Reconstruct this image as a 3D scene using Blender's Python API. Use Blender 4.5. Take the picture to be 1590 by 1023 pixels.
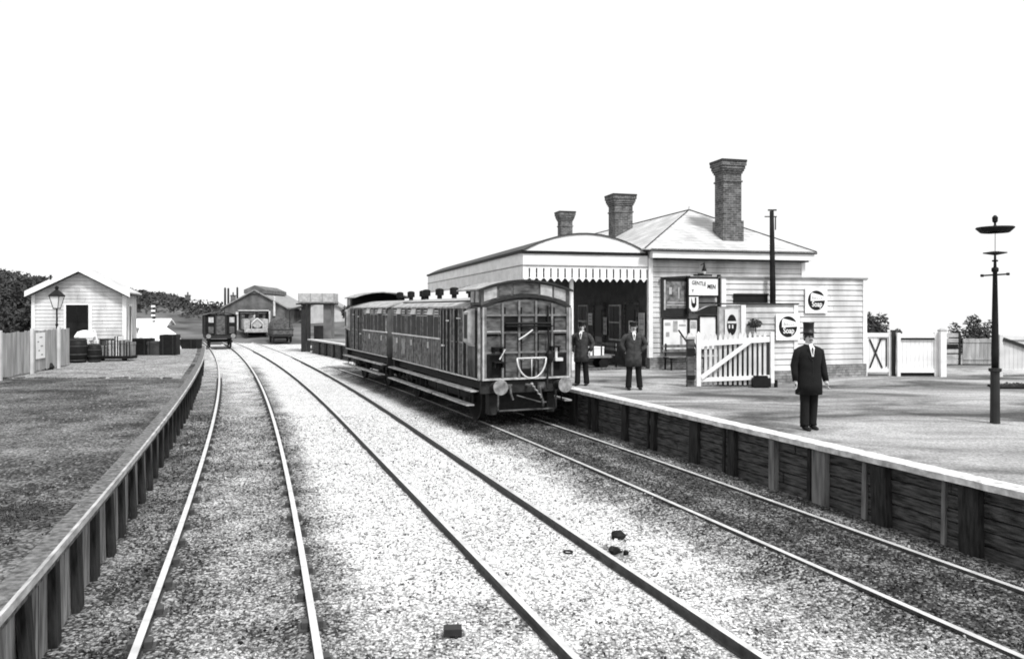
import bpy, math, random
import numpy as np
from mathutils import Vector, Matrix
for o in list(bpy.data.objects): bpy.data.objects.remove(o)
scene = bpy.context.scene
COL = scene.collection
R = random.Random(7)

# ------------------------------------------------------------ camera, sky, sun, exposure
CAMH = 2.95
FOC = 1200.0
cd = bpy.data.cameras.new('camera'); cam = bpy.data.objects.new('camera', cd); COL.objects.link(cam)
cam.location = (0, 0, CAMH); cam.rotation_euler = (math.radians(90), 0, 0)
cd.sensor_width = 36; cd.lens = FOC / 1590 * 36; cd.shift_y = -(511.5 - 479) / 1590
cd.clip_start = .05; cd.clip_end = 6000
scene.camera = cam
SUN_EL, SUN_AZ = math.radians(57), math.radians(34)     # azimuth: behind the camera, to its right
w = bpy.data.worlds.new("World"); scene.world = w; w.use_nodes = True
nt = w.node_tree; nt.nodes.clear()
sky = nt.nodes.new('ShaderNodeTexSky'); sky.sky_type = 'NISHITA'; sky.sun_disc = False
sky.sun_elevation = SUN_EL; sky.sun_rotation = math.pi - SUN_AZ
sky.air_density = 1; sky.dust_density = 2
bw = nt.nodes.new('ShaderNodeRGBToBW'); bg = nt.nodes.new('ShaderNodeBackground'); wo = nt.nodes.new('ShaderNodeOutputWorld')
nt.links.new(sky.outputs[0], bw.inputs[0]); mxo = nt.nodes.new('ShaderNodeMath'); mxo.operation = 'MAXIMUM'; mxo.inputs[1].default_value = 4.1   # bright even cloud
nt.links.new(bw.outputs[0], mxo.inputs[0]); nt.links.new(mxo.outputs[0], bg.inputs[0]); nt.links.new(bg.outputs[0], wo.inputs[0])
bg.inputs[1].default_value = .15
sl = bpy.data.lights.new('sun', 'SUN'); sl.energy = 2.4; sl.angle = math.radians(9); sl.color = (1, 1, 1)
so = bpy.data.objects.new('sun', sl); COL.objects.link(so)
sd = Vector((math.sin(SUN_AZ) * math.cos(SUN_EL), -math.cos(SUN_AZ) * math.cos(SUN_EL), math.sin(SUN_EL)))
so.rotation_euler = sd.to_track_quat('Z', 'Y').to_euler()
vs = scene.view_settings; vs.view_transform = 'Standard'; vs.look = 'None'; vs.exposure = .75; vs.gamma = 1
scene.render.engine = 'CYCLES'
scene.cycles.max_bounces = 6
scene.cycles.filter_width = 1.8

# ------------------------------------------------------------ materials (all neutral: a black and white place)
def mat(name, v=.3, rough=.8, var=.25, scale=3., bump=.0, bscale=20., stretch=None, metal=0, v2=None, spec=.3, detail=6):
    m = bpy.data.materials.new(name); m.use_nodes = True; t = m.node_tree; N, L = t.nodes, t.links
    b = N['Principled BSDF']; b.inputs['Roughness'].default_value = rough; b.inputs['Metallic'].default_value = metal
    b.inputs['Specular IOR Level'].default_value = spec
    tc = N.new('ShaderNodeTexCoord'); mp = N.new('ShaderNodeMapping'); L.new(tc.outputs['Object'], mp.inputs[0])
    if stretch: mp.inputs['Scale'].default_value = stretch
    n = N.new('ShaderNodeTexNoise'); n.inputs['Scale'].default_value = scale; n.inputs['Detail'].default_value = detail; L.new(mp.outputs[0], n.inputs[0])
    r = N.new('ShaderNodeMapRange'); L.new(n.outputs[0], r.inputs[0]); r.inputs[1].default_value = .3; r.inputs[2].default_value = .7
    lo = v * (1 - var); hi = v2 if v2 is not None else min(.9, v * (1 + var))
    r.inputs[3].default_value = lo; r.inputs[4].default_value = hi
    L.new(r.outputs[0], b.inputs['Base Color'])
    if bump:
        n2 = N.new('ShaderNodeTexNoise'); n2.inputs['Scale'].default_value = bscale; n2.inputs['Detail'].default_value = 4; L.new(mp.outputs[0], n2.inputs[0])
        bp = N.new('ShaderNodeBump'); bp.inputs['Strength'].default_value = bump; bp.inputs['Distance'].default_value = .03
        L.new(n2.outputs[0], bp.inputs['Height']); L.new(bp.outputs[0], b.inputs['Normal'])
    return m

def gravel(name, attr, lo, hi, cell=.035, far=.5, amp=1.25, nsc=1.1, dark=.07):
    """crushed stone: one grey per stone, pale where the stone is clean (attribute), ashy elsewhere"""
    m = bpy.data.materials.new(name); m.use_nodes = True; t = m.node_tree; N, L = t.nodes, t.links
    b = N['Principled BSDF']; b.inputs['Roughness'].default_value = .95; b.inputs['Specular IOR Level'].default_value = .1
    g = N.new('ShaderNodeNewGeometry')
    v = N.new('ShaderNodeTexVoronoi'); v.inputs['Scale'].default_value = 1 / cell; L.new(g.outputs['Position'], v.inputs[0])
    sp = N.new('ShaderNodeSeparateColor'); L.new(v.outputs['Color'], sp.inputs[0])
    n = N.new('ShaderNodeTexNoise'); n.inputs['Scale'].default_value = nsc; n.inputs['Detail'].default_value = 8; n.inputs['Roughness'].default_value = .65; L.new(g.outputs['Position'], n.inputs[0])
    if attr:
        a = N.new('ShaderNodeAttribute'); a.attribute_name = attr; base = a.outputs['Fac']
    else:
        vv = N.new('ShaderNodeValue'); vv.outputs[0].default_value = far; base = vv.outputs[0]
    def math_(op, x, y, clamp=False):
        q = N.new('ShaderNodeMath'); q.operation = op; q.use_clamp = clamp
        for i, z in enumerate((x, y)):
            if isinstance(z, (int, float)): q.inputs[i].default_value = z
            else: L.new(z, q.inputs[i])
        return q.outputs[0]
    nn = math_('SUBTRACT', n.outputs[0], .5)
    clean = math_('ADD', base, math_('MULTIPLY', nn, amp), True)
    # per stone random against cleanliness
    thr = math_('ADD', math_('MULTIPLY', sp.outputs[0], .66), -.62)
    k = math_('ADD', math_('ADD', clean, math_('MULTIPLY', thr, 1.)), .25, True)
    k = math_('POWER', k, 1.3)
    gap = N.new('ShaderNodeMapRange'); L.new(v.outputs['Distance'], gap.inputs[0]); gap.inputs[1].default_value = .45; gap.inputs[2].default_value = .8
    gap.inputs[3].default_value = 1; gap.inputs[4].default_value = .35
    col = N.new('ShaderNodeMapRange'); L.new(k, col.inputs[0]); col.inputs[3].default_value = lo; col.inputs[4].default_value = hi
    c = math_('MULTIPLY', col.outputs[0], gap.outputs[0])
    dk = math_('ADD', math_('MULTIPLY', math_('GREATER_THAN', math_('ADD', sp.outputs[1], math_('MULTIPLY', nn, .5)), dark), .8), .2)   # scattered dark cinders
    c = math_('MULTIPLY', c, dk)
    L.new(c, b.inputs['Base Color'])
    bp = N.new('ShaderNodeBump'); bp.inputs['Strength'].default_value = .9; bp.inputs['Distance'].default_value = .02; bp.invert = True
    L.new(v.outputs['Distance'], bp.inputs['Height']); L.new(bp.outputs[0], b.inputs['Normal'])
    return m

M_white = mat('white_paint', .72, .6, .14, 1.5, .1, 30, v2=.8, stretch=(1, 1, 2))
M_whiteboard = mat('white_weatherboard', .40, .7, .2, 1.6, .1, 40, v2=.70, stretch=(1, 1, .35))
M_cream = mat('cream_paint', .55, .6, .2, 2, v2=.64)
M_dark = mat('dark_paint', .018, .5, .3, 4)
M_black = mat('black_iron', .010, .6, .3, 6, spec=.15)
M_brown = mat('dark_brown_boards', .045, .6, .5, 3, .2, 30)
M_grey = mat('grey_paint', .22, .6, .25, 3)
M_coach = mat('coach_panel_paint', .075, .75, .5, 3.5, v2=.14, spec=.1, stretch=(1, 1, .6))
M_mould = mat('coach_mouldings', .15, .5, .5, 7, v2=.32)
M_coachend = mat('coach_end_paint', .06, .7, .6, 4, .25, 18, v2=.14, spec=.1, stretch=(1, 1, 2.5))
M_coachlight = mat('coach_light_mouldings', .36, .5, .35, 5)
M_coachpale = mat('coach_pale_panel', .3, .6, .4, 6)
M_coachdark = mat('coach_dark_panel', .012, .8, .4, 4, spec=.08)
M_roofcan = mat('canvas_roof', .27, .85, .5, 5, .1, 14)
M_slate = mat('slate_roof', .4, .7, .12, 2, .1, 30, v2=.52)
M_roofdark = mat('dark_roofing', .05, .8, .3, 3)
M_steps = mat('worn_footboard', .34, .8, .45, 9, .2, 40, stretch=(1, .3, 1))
M_under = mat('underframe_soot', .02, .8, .4, 8)
M_rail = mat('rail_side_rust', .05, .7, .4, 9)
M_railtop = mat('rail_head_steel', .55, .35, .2, 5, metal=.25)
M_glass = mat('dark_window_glass', .008, .3, .1, 2, spec=.12)
M_wood = mat('weathered_timber', .16, .9, .6, 2.2, .5, 12, stretch=(4, 4, .6))
M_woodh = mat('tarred_planking', .022, .85, .8, 3.5, .8, 14, v2=.13, stretch=(1.2, 1.2, 9))
M_woodd = mat('tarred_post', .010, .9, .7, 7, .5, 20, v2=.04, stretch=(3, 3, .5))
M_woodl = mat('weathered_grey_plank', .14, .9, .6, 4, .5, 20, v2=.38, stretch=(3, 3, .4))
M_cap = mat('worn_cap_beam', .06, .9, .6, 14, .7, 40, v2=.2)
M_coping = mat('whitewashed_coping', .5, .9, .4, 7, .4, 25, v2=.75)
M_fence = mat('fence_boards_pale', .27, .9, .35, 2, .3, 20, v2=.42, stretch=(3, 3, .4))
M_hill = mat('hill_scrub', .06, .95, .55, .35, 1, 2, v2=.14, detail=10)
M_leaf = mat('foliage', .02, .8, .5, 3, v2=.055)
M_pale = mat('pale_canvas', .75, .9, .1, 2)
M_skin = mat('skin', .42, .6, .12, 9)
M_cloth = mat('black_cloth', .003, .9, .5, 8, .6, 7)
M_cloth2 = mat('dark_grey_cloth', .028, .9, .5, 8, .8, 7, v2=.06)
M_shirt = mat('white_shirt', .7, .8, .05, 5)
M_hair = mat('hair', .03, .8, .3, 20)
M_hat = mat('silk_hat', .010, .5, .2, 5)
M_far = mat('far_building_wall', .10, .9, .35, 1.5, v2=.16)
M_farlight = mat('far_light_wall', .42, .9, .2, 1.5)
M_land = mat('rough_grassland', .16, 1, .4, .25, .3, 3, v2=.3, detail=10)
M_bound = mat('boundary_path_dust', .5, 1, .2, .8, .1, 10)

def brick(name, a, b_, mortar, sc=1.):
    m = bpy.data.materials.new(name); m.use_nodes = True; t = m.node_tree; N, L = t.nodes, t.links
    b = N['Principled BSDF']; b.inputs['Roughness'].default_value = .9
    tc = N.new('ShaderNodeTexCoord'); sx = N.new('ShaderNodeSeparateXYZ'); L.new(tc.outputs['Object'], sx.inputs[0])
    ad = N.new('ShaderNodeMath'); L.new(sx.outputs[0], ad.inputs[0]); L.new(sx.outputs[1], ad.inputs[1])
    cx = N.new('ShaderNodeCombineXYZ'); L.new(ad.outputs[0], cx.inputs[0]); L.new(sx.outputs[2], cx.inputs[1])
    k = N.new('ShaderNodeTexBrick'); L.new(cx.outputs[0], k.inputs[0]); k.inputs['Scale'].default_value = sc
    k.inputs['Brick Width'].default_value = .23; k.inputs['Row Height'].default_value = .08; k.inputs['Mortar Size'].default_value = .012
    k.inputs['Color1'].default_value = (a, a, a, 1); k.inputs['Color2'].default_value = (b_, b_, b_, 1); k.inputs['Mortar'].default_value = (mortar,) * 3 + (1,)
    n = N.new('ShaderNodeTexNoise'); n.inputs['Scale'].default_value = 5; n.inputs['Detail'].default_value = 6; L.new(tc.outputs['Object'], n.inputs[0])
    r = N.new('ShaderNodeMapRange'); L.new(n.outputs[0], r.inputs[0]); r.inputs[1].default_value = .3; r.inputs[2].default_value = .7; r.inputs[3].default_value = .5; r.inputs[4].default_value = 1.5
    mx = N.new('ShaderNodeVectorMath'); mx.operation = 'SCALE'; L.new(k.outputs[0], mx.inputs[0]); L.new(r.outputs[0], mx.inputs['Scale'])
    L.new(mx.outputs[0], b.inputs['Base Color'])
    bp = N.new('ShaderNodeBump'); bp.inputs['Strength'].default_value = .6; bp.inputs['Distance'].default_value = .01; bp.invert = True
    L.new(k.outputs['Fac'], bp.inputs['Height']); L.new(bp.outputs[0], b.inputs['Normal'])
    return m
M_brick = brick('chimney_brick', .035, .11, .16)
M_plinth = brick('plinth_brick', .16, .24, .12)

def slate_mat():
    m = bpy.data.materials.new('slates'); m.use_nodes = True; t = m.node_tree; N, L = t.nodes, t.links
    b = N['Principled BSDF']; b.inputs['Roughness'].default_value = .55
    g = N.new('ShaderNodeTexCoord'); sx = N.new('ShaderNodeSeparateXYZ'); L.new(g.outputs['Object'], sx.inputs[0])
    ad = N.new('ShaderNodeMath'); L.new(sx.outputs[0], ad.inputs[0]); L.new(sx.outputs[1], ad.inputs[1])
    cx = N.new('ShaderNodeCombineXYZ'); L.new(ad.outputs[0], cx.inputs[0]); L.new(sx.outputs[2], cx.inputs[1])
    k = N.new('ShaderNodeTexBrick'); L.new(cx.outputs[0], k.inputs[0]); k.inputs['Scale'].default_value = 1
    k.inputs['Brick Width'].default_value = .3; k.inputs['Row Height'].default_value = .12; k.inputs['Mortar Size'].default_value = .008
    for nm, c in (('Color1', .36), ('Color2', .5), ('Mortar', .22)): k.inputs[nm].default_value = (c, c, c, 1)
    n = N.new('ShaderNodeTexNoise'); n.inputs['Scale'].default_value = 1.3; n.inputs['Detail'].default_value = 6; L.new(g.outputs['Object'], n.inputs[0])
    r = N.new('ShaderNodeMapRange'); L.new(n.outputs[0], r.inputs[0]); r.inputs[1].default_value = .3; r.inputs[2].default_value = .7; r.inputs[3].default_value = .8; r.inputs[4].default_value = 1.25
    mx = N.new('ShaderNodeVectorMath'); mx.operation = 'SCALE'; L.new(k.outputs[0], mx.inputs[0]); L.new(r.outputs[0], mx.inputs['Scale'])
    L.new(mx.outputs[0], b.inputs['Base Color'])
    return m
M_slates = slate_mat()

# ------------------------------------------------------------ helpers
class MB:
    def __init__(s): s.v = []; s.f = []; s.p = []
    def add(s, vs, fs):
        vs = [tuple(p) for p in vs]; s.p.append((vs, fs))
        n = len(s.v); s.v += [tuple(p) for p in vs]; s.f += [tuple(i + n for i in f) for f in fs]; return s
    def box(s, x0, x1, y0, y1, z0, z1):
        return s.add([(x0, y0, z0), (x1, y0, z0), (x1, y1, z0), (x0, y1, z0), (x0, y0, z1), (x1, y0, z1), (x1, y1, z1), (x0, y1, z1)],
                     [(3, 2, 1, 0), (4, 5, 6, 7), (0, 1, 5, 4), (1, 2, 6, 5), (2, 3, 7, 6), (3, 0, 4, 7)])
    def beam(s, p, q, wd, h, up=(0, 0, 1)):
        p, q = Vector(p), Vector(q); d = (q - p).normalized(); a = d.cross(Vector(up))
        if a.length < 1e-4: a = d.cross(Vector((1, 0, 0)))
        a.normalize(); b = a.cross(d); a *= wd / 2; b *= h / 2
        return s.add([p - a - b, p + a - b, p + a + b, p - a + b, q - a - b, q + a - b, q + a + b, q - a + b],
                     [(0, 1, 2, 3), (7, 6, 5, 4), (0, 4, 5, 1), (1, 5, 6, 2), (2, 6, 7, 3), (3, 7, 4, 0)])
    def tube(s, pts, r, n=8, caps=True):
        pts = [Vector(p) for p in pts]; rs = r if isinstance(r, (list, tuple)) else [r] * len(pts)
        vs = []; fs = []; ref = None
        for i, p in enumerate(pts):
            d = (pts[min(i + 1, len(pts) - 1)] - pts[max(i - 1, 0)]).normalized()
            if ref is None: ref = Vector((0, 0, 1)) if abs(d.z) < .9 else Vector((1, 0, 0))
            a = d.cross(ref).normalized(); b = a.cross(d); ref = b.cross(a) * 0 + (b)
            rr = rs[i]; rx, ry = rr if isinstance(rr, tuple) else (rr, rr)
            for k in range(n):
                t = 2 * math.pi * k / n; vs.append(p + a * math.cos(t) * rx + b * math.sin(t) * ry)
        for i in range(len(pts) - 1):
            for k in range(n):
                fs.append((i * n + k, i * n + (k + 1) % n, (i + 1) * n + (k + 1) % n, (i + 1) * n + k))
        if caps: fs += [tuple(range(n))[::-1], tuple((len(pts) - 1) * n + k for k in range(n))]
        return s.add(vs, fs)
    def lathe(s, prof, c=(0, 0, 0), n=12, axis='z', sx=1, sy=1):
        vs = []; fs = []; c = Vector(c)
        for r, z in prof:
            for k in range(n):
                t = 2 * math.pi * (k + .5) / n; a, b = r * math.cos(t) * sx, r * math.sin(t) * sy
                vs.append(c + Vector({'z': (a, b, z), 'y': (a, z, b), 'x': (z, a, b)}[axis]))
        for i in range(len(prof) - 1):
            for k in range(n):
                fs.append((i * n + k, i * n + (k + 1) % n, (i + 1) * n + (k + 1) % n, (i + 1) * n + k))
        fs += [tuple(range(n))[::-1], tuple((len(prof) - 1) * n + k for k in range(n))]
        return s.add(vs, fs)
    def prism(s, poly, y0, y1):       # polygon in x,z extruded along y
        n = len(poly)
        vs = [(x, y0, z) for x, z in poly] + [(x, y1, z) for x, z in poly]
        return s.add(vs, [tuple(range(n)), tuple(range(n, 2 * n))[::-1]] + [(i, i + n, (i + 1) % n + n, (i + 1) % n) for i in range(n)])
    def prismx(s, poly, x0, x1):      # polygon in y,z extruded along x
        n = len(poly)
        vs = [(x0, y, z) for y, z in poly] + [(x1, y, z) for y, z in poly]
        return s.add(vs, [tuple(range(n)), tuple(range(n, 2 * n))[::-1]] + [(i, i + n, (i + 1) % n + n, (i + 1) % n) for i in range(n)])

def link(name, me, m, parent=None, label=None, cat=None, group=None, kind=None, smooth=False, loc=None, rotz=None, bevel=0):
    o = bpy.data.objects.new(name, me); COL.objects.link(o)
    if m is not None and not me.materials: me.materials.append(m)
    if parent: o.parent = parent
    if label: o['label'] = label
    if cat: o['category'] = cat
    if group: o['group'] = group
    if kind: o['kind'] = kind
    if loc is not None: o.location = loc
    if rotz is not None: o.rotation_euler.z = rotz
    if smooth: me.polygons.foreach_set('use_smooth', [True] * len(me.polygons))
    if bevel:
        b = o.modifiers.new('bevel', 'BEVEL'); b.width = bevel; b.segments = 2; b.limit_method = 'ANGLE'
    return o
def obj(name, mb, m, parent=None, **k):
    me = bpy.data.meshes.new(name); me.from_pydata([tuple(v) for v in mb.v], [], mb.f)
    import bmesh
    b = bmesh.new(); b.from_mesh(me); bmesh.ops.recalc_face_normals(b, faces=b.faces); b.to_mesh(me); b.free()
    return link(name, me, m, parent, **k)
def objs(name, mb, m, parent=None, **k):
    for vs, fs in mb.p:
        q = MB(); q.add(vs, fs); obj(name, q, m, parent, **k)
def thing(name, label, cat, loc=(0, 0, 0), rotz=0, group=None):
    o = bpy.data.objects.new(name, None); COL.objects.link(o); o.empty_display_size = .2
    o.location = loc; o.rotation_euler = (0, 0, rotz); o['label'] = label; o['category'] = cat
    if group: o['group'] = group
    return o
def children(o): return [c for c in bpy.data.objects if c.parent == o]
def copy_tree(o, parent=None):
    c = o.copy(); COL.objects.link(c); c.parent = parent
    for ch in children(o): copy_tree(ch, c)
    return c
def G(px, py, h):                    # survey: where a sight line meets the level h
    k = (py - 479) / (CAMH - h); return Vector(((px - 795) / k, FOC / k, h))
def text(name, s, size, m, parent, loc, rot, ext=.003, align='CENTER', sx=1, bold=0):
    c = bpy.data.curves.new(name, 'FONT'); c.body = s; c.size = size; c.extrude = ext; c.align_x = align; c.align_y = 'CENTER'; c.offset = bold; c.resolution_u = 3
    t = bpy.data.objects.new('tmp', c); COL.objects.link(t); bpy.context.view_layer.update()
    me = bpy.data.meshes.new_from_object(t.evaluated_get(bpy.context.evaluated_depsgraph_get())); bpy.data.objects.remove(t)
    me.materials.clear(); o = link(name, me, m, parent); o.location = loc; o.rotation_euler = rot; o.scale = (sx, 1, 1); return o

# weatherboards in a local frame: wall along +x, outside towards -y
def clap(mb, xf, z0, z1, pitch, y=0., lip=.028, thick=.08, gap=.015):
    z = z0; base = lip
    while z < z1 - .01:
        t = min(z + pitch, z1)
        A0, B0 = xf(z); A1, B1 = xf(t)
        if B0 - A0 < .02: break
        q = t - gap if t < z1 else t
        cuts = [0, 1] if B0 - A0 < 1.5 else [0, R.uniform(.2, .8), 1]
        for ci in range(len(cuts) - 1):
          u0, u1 = cuts[ci], cuts[ci + 1]; lip = base + R.uniform(-.006, .006)
          a0, b0, a1, b1 = A0 + (B0 - A0) * u0, A0 + (B0 - A0) * u1, A1 + (B1 - A1) * u0, A1 + (B1 - A1) * u1
          if ci: a0 += .006; a1 += .006
          mb.add([(a0, y - lip, z), (b0, y - lip, z), (b1, y - .008, q), (a1, y - .008, q), (a0, y + .035, z), (b0, y + .035, z), (a1, y + .035, q), (b1, y + .035, q),
                (a0, y + .04, z), (b0, y + .04, z), (b1, y + .04, t), (a1, y + .04, t), (a0, y + thick, z), (b0, y + thick, z), (b1, y + thick, t), (a1, y + thick, t)],
               [(0, 1, 2, 3), (0, 4, 5, 1), (3, 2, 7, 6), (0, 3, 6, 4), (1, 5, 7, 2), (8, 9, 10, 11), (12, 15, 14, 13), (8, 11, 15, 12), (9, 13, 14, 10)])
        z = t

# ------------------------------------------------------------ the plan: track centre lines and platform edges
def XE(d): return 4.80 - .365 * (d - 12) - .0021 * max(0, d - 12) ** 2          # right platform edge
def T2(d): return 1.33 - .36 * (d - 6.57) - .00125 * max(0, d - 20) ** 2
def T3(d):
    a = XE(d) - 1.65
    if d > 44:
        k = min(1, (d - 44) / 16); k = k * k * (3 - 2 * k); a = a * (1 - k) + T2(d) * k
    return a
def T1(d): return -2.25 - .32 * (d - 6) - .0011 * (d - 6) ** 2
def LE(d): return T1(d) - 1.54                                                  # left platform edge
def tang(f, d):
    v = Vector((f(d + .2) - f(d - .2), .4, 0)); return v.normalized()
PZ, LZ, GZ = .82, .85, -.12
PEND, LEND = 54., 44.

# ------------------------------------------------------------ ground
def grid(name, xs0, xs1, ds, nx, z, m, attrf=None, zf=None, skirt=None, **k):
    vs = []; at = []
    for d in ds:
        a, b = xs0(d), xs1(d)
        for i in range(nx + 1):
            x = a + (b - a) * i / nx
            vs.append((x, d, z + (zf(x, d) if zf else 0))); at.append(attrf(x, d) if attrf else 0)
    fs = [(j * (nx + 1) + i, j * (nx + 1) + i + 1, (j + 1) * (nx + 1) + i + 1, (j + 1) * (nx + 1) + i) for j in range(len(ds) - 1) for i in range(nx)]
    me = bpy.data.meshes.new(name); me.from_pydata(vs, [], fs)
    if attrf:
        a = me.attributes.new('clean', 'FLOAT', 'POINT'); a.data.foreach_set('value', at)
    return link(name, me, m, kind='structure', **k)

g = MB(); g.add([(-3000, -60, -.4), (3000, -60, -.4), (3000, 4000, -.4), (-3000, 4000, -.4)], [(0, 1, 2, 3)])
obj('ground', g, M_land, kind='structure')
# calm pale sea off to the right
M_sea = mat('sea_water', .45, .12, .05, .2, .08, 1.5, spec=.8)
g = MB(); g.add([(30, 75, -.3), (3000, 75, -.3), (3000, 4000, -.3), (-20, 4000, -.3), (-12, 170, -.3)], [(0, 1, 2, 3, 4)])
obj('sea', g, M_sea, kind='structure')

def ds_list(a, b, s0=.15, gr=1.02):
    out = [a]
    while out[-1] < b: out.append(out[-1] + s0); s0 *= gr
    out[-1] = b; return out
def sm(a, b, x):
    t = max(0, min(1, (x - a) / (b - a))); return t * t * (3 - 2 * t)
def clean(x, d):
    r1 = T1(d) + .75; l3 = T3(d) - .75; r2 = T2(d) + .75; l2 = T2(d) - .75
    v = .5
    if r1 - .1 < x < l3 + .2: # clean stone between the first track and the third
        near = .42 + .58 * sm(6.2, 10.5, d)
        v = .36 + (.80 * near) * sm(r1 + .1, r1 + 1.0, x) * (1 - sm(r2 + .5, r2 + 2.1, x))
    if x < r1:
        c = abs(x - T1(d) - .1)
        v = .36 + .16 * (1 - sm(.1, .7, c))
        if x < T1(d) - .78: v = .24
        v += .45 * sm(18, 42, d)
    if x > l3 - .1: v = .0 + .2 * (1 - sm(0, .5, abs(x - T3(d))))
    if x > T3(d) + .75: v = .2
    # oil and ash patches
    if T2(d) + .75 < x < l3 + .2 and 7 < d < 16: v -= .7 * (1 - sm(.05, .6, math.hypot((x - 1.25) * 1.3, (d - 9.7) * .8)))
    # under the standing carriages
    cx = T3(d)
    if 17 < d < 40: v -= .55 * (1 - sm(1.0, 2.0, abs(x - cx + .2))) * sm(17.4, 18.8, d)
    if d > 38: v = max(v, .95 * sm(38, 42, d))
    if d > 44 and x < T1(d) - 1: v = max(.3, v - .3)
    return max(.05, v)
M_ballast = gravel('ballast_stone', 'clean', .035, .74, .030)
def bump_z(x, d): return .08 * (1 - sm(.9, 1.3, abs(x - T3(d)))) + .008 * math.sin(x * 3.1 + d * .7) * math.sin(d * 2.3 - x) - .03 * (1 if abs(x - T1(d)) < .6 or abs(x - T2(d)) < .6 else 0)
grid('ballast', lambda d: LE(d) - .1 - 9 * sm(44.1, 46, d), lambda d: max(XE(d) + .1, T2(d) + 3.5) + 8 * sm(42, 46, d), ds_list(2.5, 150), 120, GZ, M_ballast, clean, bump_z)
# loose stones lying on the ballast
def stones(n, seed):
    rs = np.random.RandomState(seed)
    base = np.array([(1, 0, 0), (-1, 0, 0), (0, 1, 0), (0, -1, 0), (0, 0, 1), (0, 0, -1)], float)
    tri = np.array([(0, 2, 4), (2, 1, 4), (1, 3, 4), (3, 0, 4), (2, 0, 5), (1, 2, 5), (3, 1, 5), (0, 3, 5)])
    V = []; F = []; A = []; c = 0
    while c < n:
        d = 5.2 + 17 * rs.rand() ** 1.8
        x = rs.uniform(LE(d) + .12, XE(d) - .12)
        if min(abs(abs(x - t(d)) - .75) for t in (T1, T2, T3)) < .1: continue
        s = rs.uniform(.009, .022) * (1 + d * .02)
        p = base * (s * rs.uniform(.6, 1.3, (6, 1))) * (1, 1, .7)
        q, _ = np.linalg.qr(rs.randn(3, 3)); p = p @ q
        V.append(p + (x, d, GZ + bump_z(x, d) + .01)); F.append(tri + 6 * c); A += [clean(x, d)] * 6; c += 1
    me = bpy.data.meshes.new('loose_ballast_stones'); me.from_pydata(np.concatenate(V).tolist(), [], np.concatenate(F).tolist())
    a = me.attributes.new('clean', 'FLOAT', 'POINT'); a.data.foreach_set('value', A)
    return link('loose_ballast_stones', me, M_stone, label='loose crushed stones lying thickly over the track bed', cat='stones', kind='stuff')
M_stone = gravel('loose_stone', 'clean', .04, .72, .06)
stones(34000, 3)

# ------------------------------------------------------------ platforms
M_plat = bpy.data.materials.new('platform_gravel'); M_plat.use_nodes = True
def platmat(m, lo, hi, streak, sc=.5):
    t = m.node_tree; N, L = t.nodes, t.links; b = N['Principled BSDF']; b.inputs['Roughness'].default_value = .95; b.inputs['Specular IOR Level'].default_value = .1
    g = N.new('ShaderNodeNewGeometry'); mp = N.new('ShaderNodeMapping'); L.new(g.outputs['Position'], mp.inputs[0]); mp.inputs['Scale'].default_value = streak; mp.inputs['Rotation'].default_value = (0, 0, -.1)
    n = N.new('ShaderNodeTexNoise'); n.inputs['Scale'].default_value = sc; n.inputs['Detail'].default_value = 9; n.inputs['Roughness'].default_value = .62; n.inputs['Distortion'].default_value = .8; L.new(mp.outputs[0], n.inputs[0])
    n2 = N.new('ShaderNodeTexNoise'); n2.inputs['Scale'].default_value = 30; n2.inputs['Detail'].default_value = 6; L.new(g.outputs['Position'], n2.inputs[0])
    r = N.new('ShaderNodeMapRange'); L.new(n.outputs[0], r.inputs[0]); r.inputs[1].default_value = .36; r.inputs[2].default_value = .62; r.inputs[3].default_value = lo; r.inputs[4].default_value = hi
    r2 = N.new('ShaderNodeMapRange'); L.new(n2.outputs[0], r2.inputs[0]); r2.inputs[1].default_value = .3; r2.inputs[2].default_value = .7; r2.inputs[3].default_value = .55; r2.inputs[4].default_value = 1.35
    q = N.new('ShaderNodeMath'); q.operation = 'MULTIPLY'; L.new(r.outputs[0], q.inputs[0]); L.new(r2.outputs[0], q.inputs[1])
    L.new(q.outputs[0], b.inputs['Base Color'])
    bp = N.new('ShaderNodeBump'); bp.inputs['Strength'].default_value = .6; bp.inputs['Distance'].default_value = .02; L.new(n2.outputs[0], bp.inputs['Height']); L.new(bp.outputs[0], b.inputs['Normal'])
platmat(M_plat, .06, .34, (.55, 1.15, 1))
M_platL = gravel('dock_cinders', None, .03, .34, .03, far=.36, amp=2.0, nsc=.7)
M_yard = gravel('yard_gravel', None, .08, .46, .04, far=.62)

def rstrip(name, f0, f1, ds, z, m, thick, **k):
    vs = []
    for d in ds:
        vs += [(f0(d), d, z), (f1(d), d, z), (f1(d), d, z - thick), (f0(d), d, z - thick)]
    fs = []
    for j in range(len(ds) - 1):
        for i in range(4): fs.append((j * 4 + i, j * 4 + (i + 1) % 4, (j + 1) * 4 + (i + 1) % 4, (j + 1) * 4 + i))
    n = len(ds) - 1; fs += [(0, 1, 2, 3), (n * 4 + 3, n * 4 + 2, n * 4 + 1, n * 4)]
    mb = MB(); mb.add(vs, fs); return obj(name, mb, m, **k)
DR = ds_list(2, PEND, .12, 1.008)
def sidewall_x(d): return 26 + 0 * d
rstrip('platform', lambda d: XE(d) + .302, lambda d: 40., DR, PZ, M_plat, 1.1, kind='structure')
DL = ds_list(2, LEND, .4, 1.01)
rstrip('dock_platform', lambda d: -60., lambda d: LE(d) - .142, DL, LZ, M_platL, 1.1, kind='structure')
g = MB(); g.add([(-60, 23.3, LZ + .006), (LE(23.0) - .32, 23.0, LZ + .006), (LE(28) - .32, 28, LZ + .006), (LE(34) - .32, 34, LZ + .006), (LE(43.9) - .32, 43.9, LZ + .006), (-60, 43.9, LZ + .006)], [(0, 1, 2, 3, 4, 5)])
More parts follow.
